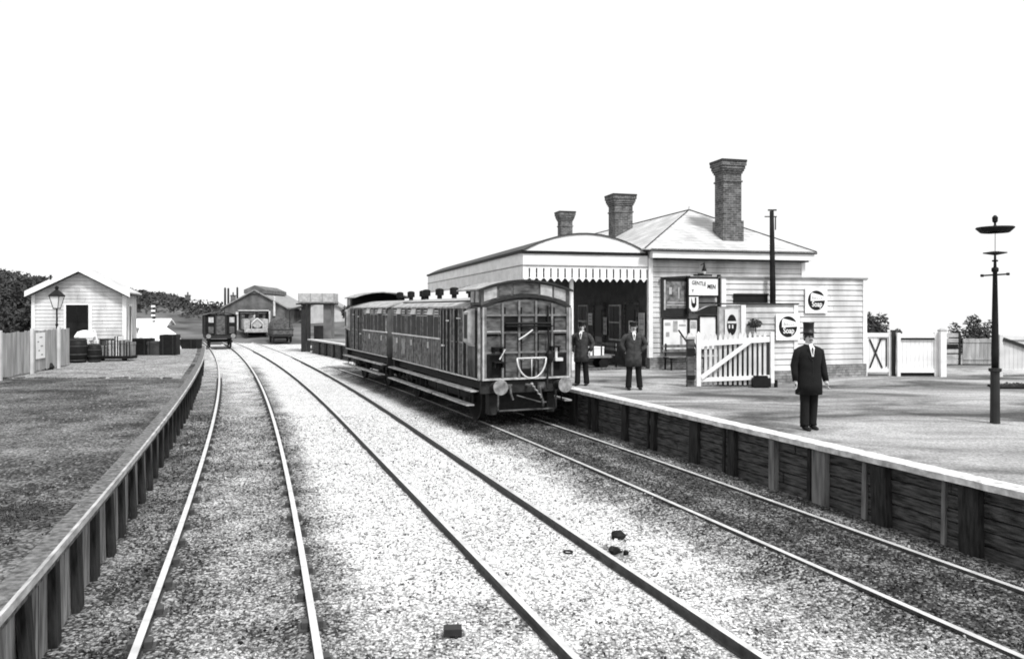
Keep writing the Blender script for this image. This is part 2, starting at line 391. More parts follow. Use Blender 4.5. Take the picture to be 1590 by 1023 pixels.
obj('yard_surface', g, M_yard, kind='structure')

# right platform: coping, timber face, posts
t = thing('platform_retaining_wall', 'dark tarred plank wall with posts under the whitewashed edge of the station platform', 'retaining wall')
jit = lambda d: .012 * math.sin(d * 7.3) + .010 * math.sin(d * 17.1 + 1)
rstrip('coping', lambda d: XE(d) - .04 + jit(d), lambda d: XE(d) + .30, DR, PZ + .012, M_coping, .085, parent=t)
mb = MB()
zz = GZ - .1
rows = [(GZ - .1, .02), (.02, .2), (.2, .37), (.37, .55), (.55, .72)]
for a, b in rows:
    d = 2.2
    while d < PEND - .5:
        e = min(d + R.uniform(2, 3.4), PEND); o_ = R.uniform(-.012, .012)
        k = 3
        for q in range(k):
            d0 = d + (e - d) * q / k; d1 = d + (e - d) * (q + 1) / k - (.012 if q == k - 1 else 0)
            mb.beam((XE(d0) + .17 + o_, d0, (a + b) / 2), (XE(d1) + .17 + o_, d1, (a + b) / 2), .06, b - a - .02)
        d = e
obj('planking', mb, M_woodh, t)
d = 3.0; i = 0
post_me = [None, None]
while d < PEND - 1:
    tg = tang(XE, d); wd = R.choice([.14, .2, .28]); mb = MB()
    mb.beam((0, 0, GZ - .2), (R.uniform(-.03, .03), R.uniform(-.02, .02), .72), wd, .1, up=(tg.y, -tg.x, 0))
    p = obj('post', mb, R.choice([M_woodd] * 6 + [M_wood]), t); p.location = (XE(d) + .08, d, 0)
    if R.random() < .85:
        mb = MB(); mb.beam((0, 0, GZ - .2), (.02, 0, .70), R.uniform(.05, .1), .05, up=(tg.y, -tg.x, 0))
        p = obj('batten', mb, R.choice([M_wood, M_woodd, M_woodd, M_woodd]), t); d2 = d + wd / 2 + R.uniform(.1, .3); p.location = (XE(d2) + .11, d2, 0)
    d += R.uniform(.95, 1.35) * tg.y * (1 + .012 * d)
# left dock: cap beam, sheet planks, posts
t = thing('dock_retaining_wall', 'rough timber post and plank wall with worn cap beam edging the goods dock', 'retaining wall')
rstrip('cap_beam', lambda d: LE(d) - .14 , lambda d: LE(d) + .05, DL, LZ + .015, M_cap, .14, parent=t)
rstrip('cap_edge_strip', lambda d: LE(d) + .052, lambda d: LE(d) + .085, DL, LZ + .022, M_steps, .07, parent=t)
mb = MB(); d = 2.1
while d < LEND - .3:
    wd = R.uniform(.18, .26); tg = tang(LE, d)
    mb.beam((LE(d) - .12 + R.uniform(-.01, .015), d, GZ - .1), (LE(d) - .12, d, LZ - .13), wd - .012, .06, up=(tg.y, -tg.x, 0)); d += wd * tg.y
obj('planking', mb, M_woodl, t)
d = 2.6
while d < LEND - .5:
    tg = tang(LE, d); mb = MB(); wd = R.uniform(.15, .24)
    l = R.uniform(-.05, .05)
    mb.beam((R.uniform(0, .05), l, GZ - .2), (0, 0, LZ - .126), wd, .07, up=(tg.y, -tg.x, 0))
    p = obj('post', mb, M_woodd, t); p.location = (LE(d) - .06, d, 0)
    d += R.uniform(.84, 1.0)

# ------------------------------------------------------------ rails
def railprof(): return [(-.035, 0), (.035, 0), (.035, -.035), (.012, -.05), (.012, -.10), (.035, -.115), (.035, -.14), (-.035, -.14), (-.035, -.115), (-.012, -.10), (-.012, -.05), (-.035, -.035)]
def track(f, d0, d1, label, chair_to=0):
    t = thing('railway_track', label, 'railway track', (f(d0), d0, 0))
    o = Vector((f(d0), d0, 0)); ch = None
    for s in (-1, 1):
        ds = ds_list(d0, d1, .4, 1.01); vs = []; fs = []; pf = railprof(); n = len(pf); mi = []
        for d in ds:
            tg = tang(f, d); nx, ny = tg.y, -tg.x
            for a, z in pf:
                off = s * .7525 + a; vs.append((f(d) + nx * off - o.x, d + ny * off - o.y, z))
        for j in range(len(ds) - 1):
            for i in range(n): fs.append((j * n + i, j * n + (i + 1) % n, (j + 1) * n + (i + 1) % n, (j + 1) * n + i)); mi.append(1 if i == 0 else 0)
        fs.append(tuple(range(n))); mi.append(0)
        me = bpy.data.meshes.new('rail'); me.from_pydata(vs, [], fs); me.materials.append(M_rail); me.materials.append(M_railtop)
        me.polygons.foreach_set('material_index', mi)
        rl = link('rail', me, None, t)
        d = d0 + .4
        while d < min(chair_to, d1):
            tg = tang(f, d)
            if ch is None:
                cm = MB(); cm.box(-.13, .13, -.09, .09, -.16, -.105); cm.box(-.1, -.036, -.06, .06, -.11, -.045); cm.box(.036, .1, -.06, .06, -.11, -.045)
                c = obj('rail_chair', cm, M_rail, rl); ch = c
            else: c = ch.copy(); COL.objects.link(c); c.parent = rl
            nx, ny = tg.y, -tg.x
            c.location = (f(d) + nx * s * .7525 - o.x, d + ny * s * .7525 - o.y, 0); c.rotation_euler.z = math.atan2(-tg.x, tg.y)
            d += .8 * tg.y
    return t
track(T1, 3, 140, 'leftmost track, running beside the timber goods dock to the distant van', 34)
track(T2, 3, 110, 'middle track crossing the bright clean ballast towards the engine shed')
track(T3, 3, 38, 'right hand track beside the station platform, carriages standing on it')

# ------------------------------------------------------------ carriages
W = 1.22; ZB, ZE, ZC = 1.19, 3.0, 3.22
def arc(w, ze, zc, n=10): return [(w * math.cos(math.pi * 0 + t), 0) for t in ()] or [(-w + 2 * w * i / n, ze + (zc - ze) * (1 - (2 * i / n - 1) ** 2)) for i in range(n + 1)]
def coach(label, L, loc, rot):
    t = thing('railway_carriage', label, 'carriage', loc, rot, 'carriages of the standing train')
    prof = [(-1.17, ZB), (-W, 1.75), (-W, 2.6), (-1.19, ZE)] + arc(1.19, ZE, ZC)[1:-1] + [(1.19, ZE), (W, 2.6), (W, 1.75), (1.17, ZB)]
    b = MB(); b.prism(prof, 0, L); body = obj('body', b, M_coach, t)
    b = MB(); pr = arc(1.27, ZE + .0, ZC + .05) ; poly = pr + [(x, z - .05) for x, z in reversed(pr)]
    b.prism(poly, .78, L + .06); roof = obj('roof', b, M_roofcan, t)
    # raised lookout over the guard's end
    BL = .8
    lk = MB(); pr = arc(1.20, 3.42, 3.64); lk.prism([(-1.2, 3.035)] + pr + [(1.2, 3.035)] + [], .0, BL)
    look = obj('lookout', lk, M_coach, t)
    rf = MB(); pr = arc(1.27, 3.43, 3.67); rf.prism(pr + [(x, z - .04) for x, z in reversed(pr)], -.05, BL + .9)
    obj('lookout_roof', rf, M_roofcan, t)
    rf = MB(); pr = arc(1.28, 3.425, 3.675); rf.prism(pr + [(x, z - .05) for x, z in reversed(pr)], -.085, -.052); obj('lookout_cornice', rf, M_under, t)
    bk = MB(); bk.prism([(-1.15, 3.1)] + arc(1.15, 3.40, 3.62) + [(1.15, 3.1)], BL, BL + .02); obj('lookout_bulkhead', bk, M_coachdark, t)
    rdg = MB(); pr = arc(1.22, 3.02, 3.30); rdg.prism(pr + [(x, z - .07) for x, z in reversed(pr)], -.06, 0); obj('end_cornice', rdg, M_under, t)
    xs = [-1.16, -.76, -.38, .36, .74, 1.12]
    for i in range(5):
        a, c = xs[i] + .03, xs[i + 1] - .03
        pm = MB()
        def rz(x): return 3.38 + .2 * (1 - (x / 1.2) ** 2)
        def lz(x): return 3.09 + .23 * (1 - (x / 1.2) ** 2)
        n = 4; top = [(a + (c - a) * k / n, rz(a + (c - a) * k / n)) for k in range(n + 1)]; bot = [(c - (c - a) * k / n, lz(c - (c - a) * k / n)) for k in range(n + 1)]
        pm.prism(top + bot, -.02, 0); obj('lookout_window', pm, [M_coachpale, M_coachend, M_coachend, M_coachlight, M_coachpale][i], t)
    for s in (-1, 1):
        for a in (.12, .46):
            pm = MB(); pm.box(s * 1.2, s * 1.225, a, a + .22, 3.1, 3.38); obj('lookout_side_window', pm, M_coachpale, t)
    # end: battens, rails, fittings
    e = MB(); e.prism([(-1.16, ZB + .02), (-1.2, 1.75), (-1.2, 2.6), (-1.17, ZE)] + arc(1.17, ZE - .01, ZC - .05)[1:-1] + [(1.17, ZE), (1.2, 2.6), (1.2, 1.75), (1.16, ZB + .02)], -.03, 0); end = obj('end_panel', e, M_coachend, t)
    fm = MB()
    for x in (-.66, -.22, .24, .68): fm.box(x - .03, x + .02, -.10, -.03, ZB + .05, 3.0 + .15 * (1 - x * x))
    for x in (-1.17, 1.09): fm.box(x, x + .08, -.085, -.03, ZB, 2.98)
    for z in (2.33, 2.76, 1.84): 
        fm.box(-1.1, 1.1, -.075, -.03, z, z + .05)
    obj('framing', fm, mat('end_framing_paint', .12, .6, .5, 5, v2=.2), end)
    fm = MB()
    for z in (2.315, ): fm.box(-1.08, -.72, -.09, -.031, z + .055, z + .08); fm.box(.30, 1.08, -.09, -.031, z + .055, z + .08)
    fm.box(-1.15, 1.15, -.09, -.031, ZB - .0, ZB + .045)
    fm.box(-1.19, -1.155, -.1, -.0, ZB, 2.98); fm.box(1.155, 1.19, -.1, -.0, ZB, 2.98)
    obj('pale_beading', fm, M_coachlight, end)
    dk = MB()
    for x in (-.66, -.22, .24, .68): dk.box(x + .022, x + .085, -.06, -.031, ZB + .06, 2.98)  # dark strips right of each batten paint its shade
    for a in (-1.08, .78): dk.box(a, a + .3, -.045, -.031, 2.27, 2.325)
    for a, c in ((-.57, -.26), (.33, .64)): dk.box(a, c, -.045, -.031, 2.4, 2.74)
    dk.box(-1.08, -.7, -.045, -.031, ZB + .06, 1.80); dk.box(-.18, .2, -.045, -.031, ZB + .06, 1.45)
    dk.box(.72, 1.08, -.045, -.031, ZB + .06, 1.80)
    objs('dark_infill', dk, M_coachdark, end)
    hr = MB(); hr.tube([(-.62, -.16, 2.58), (.6, -.16, 2.58)], .03); hr.box(-.62, .66, -.2, -.03, 2.50, 2.53); hr.beam((-.6, -.03, 2.5), (-.6, -.17, 2.58), .03, .03); hr.beam((.6, -.03, 2.5), (.6, -.17, 2.58), .03, .03); obj('lamp_shelf', hr, M_black, t)
    for x, z in ((-.82, 1.98), (.72, 1.98), (-.8, 1.62)):
        st = MB(); st.box(x - .13, x + .13, -.24, -.03, z, z + .03); st.box(x - .12, x - .09, -.2, -.03, z - .12, z); st.box(x + .09, x + .12, -.2, -.03, z - .12, z); obj('end_step', st, M_black, t)
    g1 = MB(); g1.tube([(-.25, -.12, 2.18), (-.1, -.14, 2.27), (.12, -.14, 2.42)], .02, 6); g1.tube([(-.76, -.12, 1.7), (-.62, -.14, 1.95)], .018, 6); obj('handrail', g1, M_cream, t)
    lm = MB(); lm.box(.73, .79, -.17, -.11, 1.7, 1.98); lm.box(.72, .93, -.2, -.08, 1.63, 1.71); obj('lamp_iron', lm, M_cream, t)
    lm = MB(); lm.tube([(.55, -.1, 3.02), (.55, -.15, 2.1), (.52, -.15, 1.2), (.45, -.3, .95)], .025, 6); lm.lathe([(.07, 1.6), (.1, 1.7), (.1, 1.82), (.04, 1.9)], (.58, -.15, 0), 10); obj('brake_pipe', lm, M_black, t)
    hp = MB(); c = (0.02, -.3, 1.73); pts = [(c[0] + .39 * math.cos(math.pi + math.pi * k / 14), -.3, c[2] + .5 * math.sin(math.pi + math.pi * k / 14)) for k in range(15)]
    hp.tube(pts, .022, 6); hp.tube([(c[0] - .39, -.3, c[2]), (c[0] + .39, -.3, c[2])], .022, 6); hp.tube([(c[0], -.3, c[2]), (c[0], -.3, c[2] - .5)], .012, 6); hp.tube([(-.2, -.3, 1.7), (-.2, -.03, 1.7)], .015, 6); hp.tube([(.24, -.3, 1.7), (.24, -.03, 1.7)], .015, 6)
    obj('hoop', hp, M_cream, t, smooth=True)
    hk = MB(); hk.tube([(0, 0, 1.05), (0, -.22, 1.05), (.02, -.33, 1.1)], .035, 6)
    for k in range(3): hk.tube([(.03 + .08 * k, -.3, 1.05 - .1 * k), (.08 + .08 * k, -.33, 1.02 - .1 * k), (.11 + .08 * k, -.3, .94 - .1 * k)], .022, 5)
    obj('coupling', hk, M_grey, t)
    # underframe
    gb = MB(); gb.box(-.75, .75, .5, .62, .32, .86); gb.box(-.9, -.7, .25, .5, .3, .8); gb.box(.7, .9, .25, .5, .3, .8); gb.box(-.6, .6, 2.2, L - 2.2, .45, .9); obj('brake_gear', gb, M_under, t)
    u = MB()
    for s in (-1, 1): u.box(s * .98 - .05, s * .98 + .05, .1, L - .1, .93, ZB - .002)
    u.box(-1.2, 1.2, 0, .12, .86, ZB - .004); u.box(-1.2, 1.2, L - .12, L, .86, ZB - .004); u.box(-.9, .9, .12, L - .12, 1.02, 1.08)
    obj('underframe', u, M_under, t)
    hs = MB(); hs.tube([(-.45,-.05,1.02),(-.47,-.14,.85),(-.42,-.16,.7)],.03,6); hs.tube([(.35,-.05,1.02),(.33,-.16,.8),(.4,-.16,.6),(.42,-.1,.5)],.035,6); hs.box(-.55,-.4,-.06,0,.95,1.08); hs.box(.28,.5,-.08,0,.93,1.1); hs.box(-.8, .8, -.1, -.04, .42, .45); hs.box(-.8, -.77, -.1, -.04, .42, .9); hs.box(.77, .8, -.1, -.04, .42, .9); hs.tube([(-.3, -.1, .8), (.3, -.12, .62), (.5, -.12, .6)], .02, 6); obj('headstock_fittings', hs, M_coachend, t)
    for yy, sg in ((0, -1), (L, 1)):
        for s in (-1, 1):
            bf = MB(); bf.lathe([(.13, 0), (.1, sg * .06), (.09, sg * .3), (.05, sg * .31), (.05, sg * .42)] if sg > 0 else [(.05, -.42), (.05, -.31), (.09, -.3), (.1, -.06), (.13, 0)], (s * .865, yy, 1.05), 14, 'y')
            q = obj('buffer', bf, M_under, t)
            bh = MB(); a = sorted([sg * .42, sg * .47]); bh.lathe([(.185, a[0]), (.19, (a[0] + a[1]) / 2), (.17, a[1])], (s * .865, yy, 1.05), 20, 'y'); obj('buffer_head', bh, M_mould, q)
    # wheels, axleguards
    for y in (1.55, L - 1.55):
        wb = MB()
        for s in (-1, 1):
            wb.lathe([(.53, -.06), (.53, .06), (.45, .06), (.45, .02), (.12, .03), (.12, -.03), (.45, -.02), (.45, -.06)], (s * .745, y, .53), 24, 'x')
        wb.tube([(-.95, y, .53), (.95, y, .53)], .07, 8)
        obj('wheelset', wb, M_under, t)
        for s in (-1, 1):
            ag = MB(); x = s * 1.0
            ag.add([(x - .02, y - .12, .4), (x - .02, y + .12, .4), (x - .02, y + .4, .95), (x - .02, y - .4, .95), (x + .02, y - .12, .4), (x + .02, y + .12, .4), (x + .02, y + .4, .95), (x + .02, y - .4, .95)], [(0, 1, 2, 3), (7, 6, 5, 4), (0, 4, 5, 1), (1, 5, 6, 2), (2, 6, 7, 3), (3, 7, 4, 0)])
            ag.box(s * 1.04 - .07, s * 1.04 + .07, y - .1, y + .1, .43, .63)
            for k in range(4): ag.box(x - .06, x + .06, y - .55 + .1 * k, y + .55 - .1 * k, .78 - .03 * k, .8 - .03 * k)
            obj('axleguard', ag, M_under, t)
    # footboards with hangers
    for s in (-1, 1):
        fb = MB(); fb.box(s * 1.21, s * 1.42, .15, L - .1, .90, .935)
        f1 = obj('upper_footboard', fb, M_steps, t)
        fb = MB(); fb.box(s * 1.25, s * 1.46, .35, L * .37, .54, .575); fb.box(s * 1.25, s * 1.46, L * .39, L - .2, .54, .575)
        f2 = obj('lower_footboard', fb, M_steps, t)
        hg = MB(); k = .5
        while k < L: hg.box(s * 1.0, s * 1.40, k, k + .04, .87, .9); hg.box(s * 1.22, s * 1.25, k, k + .04, .5, .9); k += 1.05
        objs('footboard_hanger', hg, M_under, t)
    # sides
    BR = 3.25
    for s in (-1, 1):
        def sbx(mb, a, c, z0, z1, o0=.0, o1=.02): 
            x0, x1 = sorted((s * (W + o0 - .004), s * (W + o1))); mb.box(x0, x1, a, c, z0, z1)
        # brake part
        dk = MB()
        for a, c in ((.14, .30), (.98, 1.18), (1.62, 1.76), (1.80, 1.93), (2.33, 2.54), (2.68, 2.86), (3.0, 3.13)): sbx(dk, a, c, ZB + .05, 2.9, 0, .034)
        obj('dark_strips', dk, M_coachdark, t)  # dark upright strips of the guard's doors and planking
        ba = MB()
        for a in (.06, .9, 1.2, 1.56, 1.95, 2.25, 2.6, 2.9, 3.15): sbx(ba, a, a + .05, ZB, 2.97, .0, .038)
        sbx(ba, 0, .05, ZB, 2.97, 0, .06)
        sbx(ba, 0.1, BR, 2.05, 2.09, 0, .03)
        obj('side_battens', ba, M_mould, t)
        dc = MB(); dc.add([(s * W, .38, 2.0), (s * (W + .17), .42, 2.12), (s * (W + .17), .8, 2.12), (s * W, .84, 2.0), (s * W, .38, 2.95), (s * (W + .17), .42, 2.86), (s * (W + .17), .8, 2.86), (s * W, .84, 2.95)], [(0, 1, 2, 3), (7, 6, 5, 4), (0, 4, 5, 1), (1, 5, 6, 2), (2, 6, 7, 3), (3, 7, 4, 0)])
        du = obj('ducket', dc, M_coachlight, t); dw = MB(); x0, x1 = sorted((s * (W + .168), s * (W + .178))); dw.box(x0, x1, .5, .72, 2.2, 2.8); obj('ducket_window', dw, M_glass, du)
        for a, c in ((1.52, 1.93), (2.9, 3.14)):
            wn = MB(); sbx(wn, a, c, 2.14, 2.74, .0, .012); obj('window', wn, M_glass, t)
        dd = MB(); sbx(dd, 1.27, 1.54, ZB + .03, 2.95, .0, .028); sbx(dd, 1.97, 2.24, ZB + .03, 2.95, 0, .028); d_ = obj('luggage_door', dd, M_coachend, t)
        hd = MB(); sbx(hd, 1.4, 1.7, 2.68, 2.71, .03, .06); sbx(hd, 2.8, 3.0, 1.9, 1.95, .03, .07); sbx(hd, 2.4, 2.6, 2.6, 2.64, .03, .06); obj('handle', hd, M_cream, d_)
        # passenger compartments
        n = int(round((L - BR) / 1.72)); pit = (L - BR) / n
        mo = MB(); ml = MB()
        sbx(ml, BR + .02, L, 2.07, 2.115, 0, .045); sbx(ml, 0, BR, ZB, ZB + .03, 0, .05); sbx(ml, BR, L, ZB, ZB + .03, 0, .03); sbx(ml, BR, L, 2.72, 2.74, 0, .02)
        for i in range(n):
            y = BR + pit * (i + .5)
            pale = M_coach
            dr = MB(); sbx(dr, y - .3, y + .3, ZB + .04, 2.92, 0, .025); door = obj('door', dr, M_coach if (i + int(L * 10)) % 2 else M_coachend, t)
            gl = MB(); sbx(gl, y - .2, y + .2, 2.14, 2.7, .02, .034); obj('droplight', gl, M_glass, door)
            hd = MB(); sbx(hd, y + .2, y + .26, 1.78, 1.96, .02, .06); obj('handle', hd, M_cream, door)
            hb = MB(); x0 = s * W
            hb.add([(x0, y - .26, 2.76), (x0 + s * .075, y - .26, 2.77), (x0 + s * .02, y - .26, 2.95), (x0, y + .26, 2.76), (x0 + s * .075, y + .26, 2.77), (x0 + s * .02, y + .26, 2.95)], [(0, 1, 2), (5, 4, 3), (0, 3, 4, 1), (1, 4, 5, 2), (0, 2, 5, 3)])
            obj('ventilator_hood', hb, M_cream, door)
            for a, c in ((y - .76, y - .35), (y + .35, y + .76)):
                ql = MB(); sbx(ql, a, c, 2.14, 2.68, 0, .03); obj('quarterlight', ql, M_glass, t)
                for zz in (2.78, 2.86): sbx(ml, a - .02, c + .02, zz, zz + .04, 0, .012)
            for q in (-.32, .32, -.82, .82, -.5, .5, -.66, .66, -.15, .15):
                z1 = 2.95 if abs(q) in (.32, .82) else 2.05
                sbx(mo, y + q - .018, y + q + .018, ZB + .03, z1, 0, .036)
            if i == n - 1 and L > 8: 
                pp = MB(); sbx(pp, y - .8, y - .34, 1.45, 1.95, .0, .02); sbx(pp, y + .34, y + .8, 1.45, 1.95, 0, .02); obj('pale_panel', pp, M_coachpale, t)  # paler lower panels either side of the last door
        obj('side_mouldings', mo, M_mould, t); obj('waist_beading', ml, M_cream, t)
    # oil lamp tops on the roof
    y = BR + .5
    while y < L:
        lp = MB(); lp.lathe([(.08, 3.27), (.08, 3.38), (.14, 3.39), (.14, 3.58), (.09, 3.61), (.03, 3.62)], (-.15, y, 0), 12); obj('roof_lamp', lp, M_black, t); y += 1.55
    rr = MB(); rr.tube([(-.9, .9, 3.15), (-.9, L - .2, 3.15)], .02, 5); obj('cord_rail', rr, M_under, t)
    return t
def place(d): 
    return Vector((T3(d), d, 0))
def along(d, length):
    e = d
    p = place(d)
    while (place(e) - p).length < length: e += .01
    return e
dA = 19.35; LA = 8.9; eA = along(dA, LA); v = place(eA) - place(dA)
coach('nearer dark panelled carriage, its end with buffers and raised lookout facing us', LA, place(dA), math.atan2(-v.x, v.y))
dB = along(dA, LA + .86); LB = 6.9; eB = along(dB, LB); v = place(dB) - place(eB)
coach('farther carriage of the train, coupled behind the nearer one', LB, place(eB), math.atan2(-v.x, v.y))

# ------------------------------------------------------------ station building
UX, UY = .964, .265
ANG = math.atan2(UY, UX)
C0 = (.37, 26.0, 0)
def seat(s, tt): return Vector((C0[0] + UX * s - UY * tt, C0[1] + UY * s + UX * tt, 0))
S0, S1, BLEN, WT = 4.65, 10.9, 19.5, 4.72
t = thing('station_building', 'white weatherboarded station building with hipped slate roof and arched platform canopy', 'building', C0, ANG)
mb = MB(); clap(mb, lambda z: (S0, S1), 1.22, WT, .178, 0)
obj('end_wall', mb, M_whiteboard, t)
mb = MB(); mb.box(S0 - .015, S1 + .015, -.04, .3, PZ - .05, 1.215); obj('plinth', mb, M_plinth, t)
mb = MB(); mb.box(S0 - .06, S0 + .1, -.05, .1, 1.22, WT); mb.box(S1 - .1, S1 + .06, -.05, .1, 1.22, WT); objs('corner_board', mb, M_white, t)
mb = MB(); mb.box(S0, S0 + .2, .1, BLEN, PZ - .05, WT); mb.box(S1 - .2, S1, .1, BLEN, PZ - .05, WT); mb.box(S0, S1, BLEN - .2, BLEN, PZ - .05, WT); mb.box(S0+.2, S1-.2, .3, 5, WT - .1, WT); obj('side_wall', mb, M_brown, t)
# eaves
ov = .34; EZ = 5.03
mb = MB(); mb.box(S0 - .02, S1 + ov - .06, -ov + .06, BLEN + .3, WT + .002, EZ - .06); obj('fascia', mb, M_white, t)
mb = MB(); mb.box(S0 - .1, S1 + ov + .02, -ov, -ov + .09, EZ - .07, EZ + .015); mb.box(S1 + ov - .06, S1 + ov + .03, -ov + .09, BLEN, EZ - .07, EZ + .015); mb.box(S0 + .12, S1, -.34, -.05, WT - .06, WT + .0); obj('gutter', mb, M_black, t)
a, b, c, dd = (S0 - ov, -ov), (S1 + ov, -ov), (S1 + ov, BLEN + ov), (S0 - ov, BLEN + ov); sm_ = (S0 + S1) / 2; AP = 6.88; ta, tb = 2.95, BLEN - 2.95
mb = MB(); mb.add([(a[0], a[1], EZ), (b[0], b[1], EZ), (c[0], c[1], EZ), (dd[0], dd[1], EZ), (sm_, ta, AP), (sm_, tb, AP), (a[0], a[1], EZ - .03), (b[0], b[1], EZ - .03), (c[0], c[1], EZ - .03), (dd[0], dd[1], EZ - .03)],
                  [(0, 1, 4), (1, 2, 5, 4), (2, 3, 5), (3, 0, 4, 5), (9, 8, 7, 6), (0, 6, 7, 1), (1, 7, 8, 2), (2, 8, 9, 3), (3, 9, 6, 0)])
roof = obj('roof', mb, M_slates, t)
mb = MB()
for p, q in (((a[0], a[1], EZ), (sm_, ta, AP)), ((b[0], b[1], EZ), (sm_, ta, AP)), ((sm_, ta, AP), (sm_, tb, AP))): mb.tube([(p[0], p[1], p[2] + .02), (q[0], q[1], q[2] + .02)], (.022), 6)
obj('ridge_roll', mb, M_dark, roof)
mb = MB(); mb.tube([(sm_ , ta, AP + .02), (sm_, ta, AP + .16)], [.05, .02], 6); obj('finial', mb, M_cream, roof)
def chimney(s, tt, wd, zb, zp, zt, flare=1.):
    ch = MB(); h = wd / 2
    def sq(k, a, b): ch.box(s - h - k, s + h + k, tt - h * .85 - k, tt + h * .85 + k, a, b)
    if zp: sq(.06, zb, zp)
    sq(0, zp or zb, zt - .5); sq(.035, zt - .82, zt - .76); sq(.035, zt - .5, zt - .42); sq(.07, zt - .42, zt - .34); sq(.10, zt - .34, zt - .22); sq(.135, zt - .22, zt - .08); 
    o = obj('chimney', ch, M_brick, roof)
    cp = MB(); k = .15; cp.box(s - h - k, s + h + k, tt - h * .85 - k, tt + h * .85 + k, zt - .08, zt); obj('chimney_cap', cp, M_dark, o)
    fl = MB(); return o
chimney(8.2, .75, .74, 5.1, 6.2, 8.45)
chimney(6.78, 7.5, .86, 5.6, None, 8.08)
chimney(6.68, 14.8, .66, 5.6, None, 8.2)
# canopy
CL = 20.0; cw = S0 - .08
t = thing('platform_canopy', 'long white platform canopy with arched roof and pointed slotted valance', 'canopy', C0, ANG)
n = 16
def carc(s): return 4.90 + .62 * (1 - (2 * s / cw - 1) ** 2)
pr = [(cw * i / n, carc(cw * i / n)) for i in range(n + 1)]
mb = MB(); mb.prism(pr, .03, .09); obj('tympanum', mb, M_white, t)
mb = MB(); mb.prism([(x, z + .035) for x, z in pr] + [(x, z - .02) for x, z in reversed(pr)], 0, CL); obj('roof', mb, M_roofdark, t)
mb = MB(); mb.box(-.05, cw, -.04, .03, 4.80, 4.90); mb.box(-.07, 0, -.04, CL, 4.83, 4.93); obj('cornice', mb, M_black, t)
mb = MB(); mb.box(0, cw, 0, .05, 4.42, 4.80); mb.box(0, .05, .05, CL, 4.42, 4.83); obj('fascia', mb, M_white, t)
mb = MB(); mb.box(-.02, cw, -.02, 0, 4.395, 4.43); mb.box(-.02, 0, 0, CL, 4.395, 4.43); obj('moulding', mb, M_grey, t)
def drops(length, ax, name):
    mb = MB(); x = 0; pw = .105; z1, z0, zt = 4.42, 3.98, 3.86; i = 0
    while x < length - pw:
        # board with a pointed tail; every second gap is an open slot
        wv = pw * 1.9
        P = [(x, z1), (x, z0), (x + wv / 2, zt), (x + wv, z0), (x + wv, z1)]
        slot = [(x + wv, z1), (x + wv, z1 - .1), (x + wv + .055, z1 - .1), (x + wv + .055, z1)]
        S2 = [(x + wv, 4.0), (x + wv, 3.975), (x + wv + .055, 3.975), (x + wv + .055, 4.0)]
        for poly in (P, slot, S2):
            if ax == 'x': mb.prism(poly, .005, .035)
            else: mb.prismx(poly, .005, .035)
        x += wv + .055
    return obj(name, mb, M_white, t)
drops(cw, 'x', 'valance'); drops(CL, 'y', 'valance')
# the canopy's posts
for tt in (.35, 5.35, 10.35, 15.35):
    mb = MB(); mb.lathe([(.12, PZ), (.12, PZ + .25), (.085, PZ + .3), (.07, 3.9), (.12, 4.0), (.12, 4.4), (.1, 5.3)], (1.85, tt, 0), 12); obj('post', mb, M_white, t)
    mb = MB(); mb.tube([(1.85, tt, 3.95), (1.3, tt, 4.3), (.3, tt, 4.75)], .04, 6); mb.tube([(1.85, tt, 3.95), (2.6, tt, 4.3), (3.8, tt, 4.75)], .04, 6); obj('bracket', mb, M_dark, t)
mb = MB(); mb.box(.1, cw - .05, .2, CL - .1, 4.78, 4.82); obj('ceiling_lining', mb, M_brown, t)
def bf(s, tt, z=PZ): p = seat(s, tt); p.z = z; return p

# doors and windows on the shaded side wall (parts of the building), faces -x in building frame
SB = bpy.data.objects['station_building']
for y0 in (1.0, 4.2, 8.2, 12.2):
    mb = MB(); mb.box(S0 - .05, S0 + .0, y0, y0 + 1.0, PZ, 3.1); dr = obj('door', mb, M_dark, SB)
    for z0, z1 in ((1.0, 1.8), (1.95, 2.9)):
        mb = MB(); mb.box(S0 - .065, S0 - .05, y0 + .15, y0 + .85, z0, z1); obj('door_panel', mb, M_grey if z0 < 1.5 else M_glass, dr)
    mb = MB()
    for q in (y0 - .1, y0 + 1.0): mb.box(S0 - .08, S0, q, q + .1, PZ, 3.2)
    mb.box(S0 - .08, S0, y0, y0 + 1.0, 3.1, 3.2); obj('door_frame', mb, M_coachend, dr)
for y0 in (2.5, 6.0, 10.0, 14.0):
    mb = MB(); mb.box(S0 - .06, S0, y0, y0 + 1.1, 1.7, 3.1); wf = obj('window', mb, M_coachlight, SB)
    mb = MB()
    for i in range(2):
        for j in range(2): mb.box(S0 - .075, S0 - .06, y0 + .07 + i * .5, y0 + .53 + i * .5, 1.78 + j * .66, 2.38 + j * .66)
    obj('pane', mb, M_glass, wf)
def sidecard(name, y0, y1, z0, z1, label, m=M_pale, marks=True):
    e = thing(name, label, 'poster', bf(S0 - .09, y0, 0), ANG)
    mb = MB(); mb.box(0, .02, 0, y1 - y0, z0, z1); obj('sheet', mb, m, e)
    if marks:
        mb = MB()
        for k in range(3): mb.box(-.004, 0, .06, (y1 - y0) * (.9 - .2 * (k % 2)), z0 + (z1 - z0) * (.2 + .25 * k), z0 + (z1 - z0) * (.27 + .25 * k))
        obj('print', mb, M_grey, e)
sidecard('poster', .25, .75, 2.0, 2.8, 'grey printed bill on the dark side wall, nearest the building corner', M_coachlight)
sidecard('poster', 5.35, 5.8, 2.25, 2.75, 'small white bill on the dark side wall under the canopy')

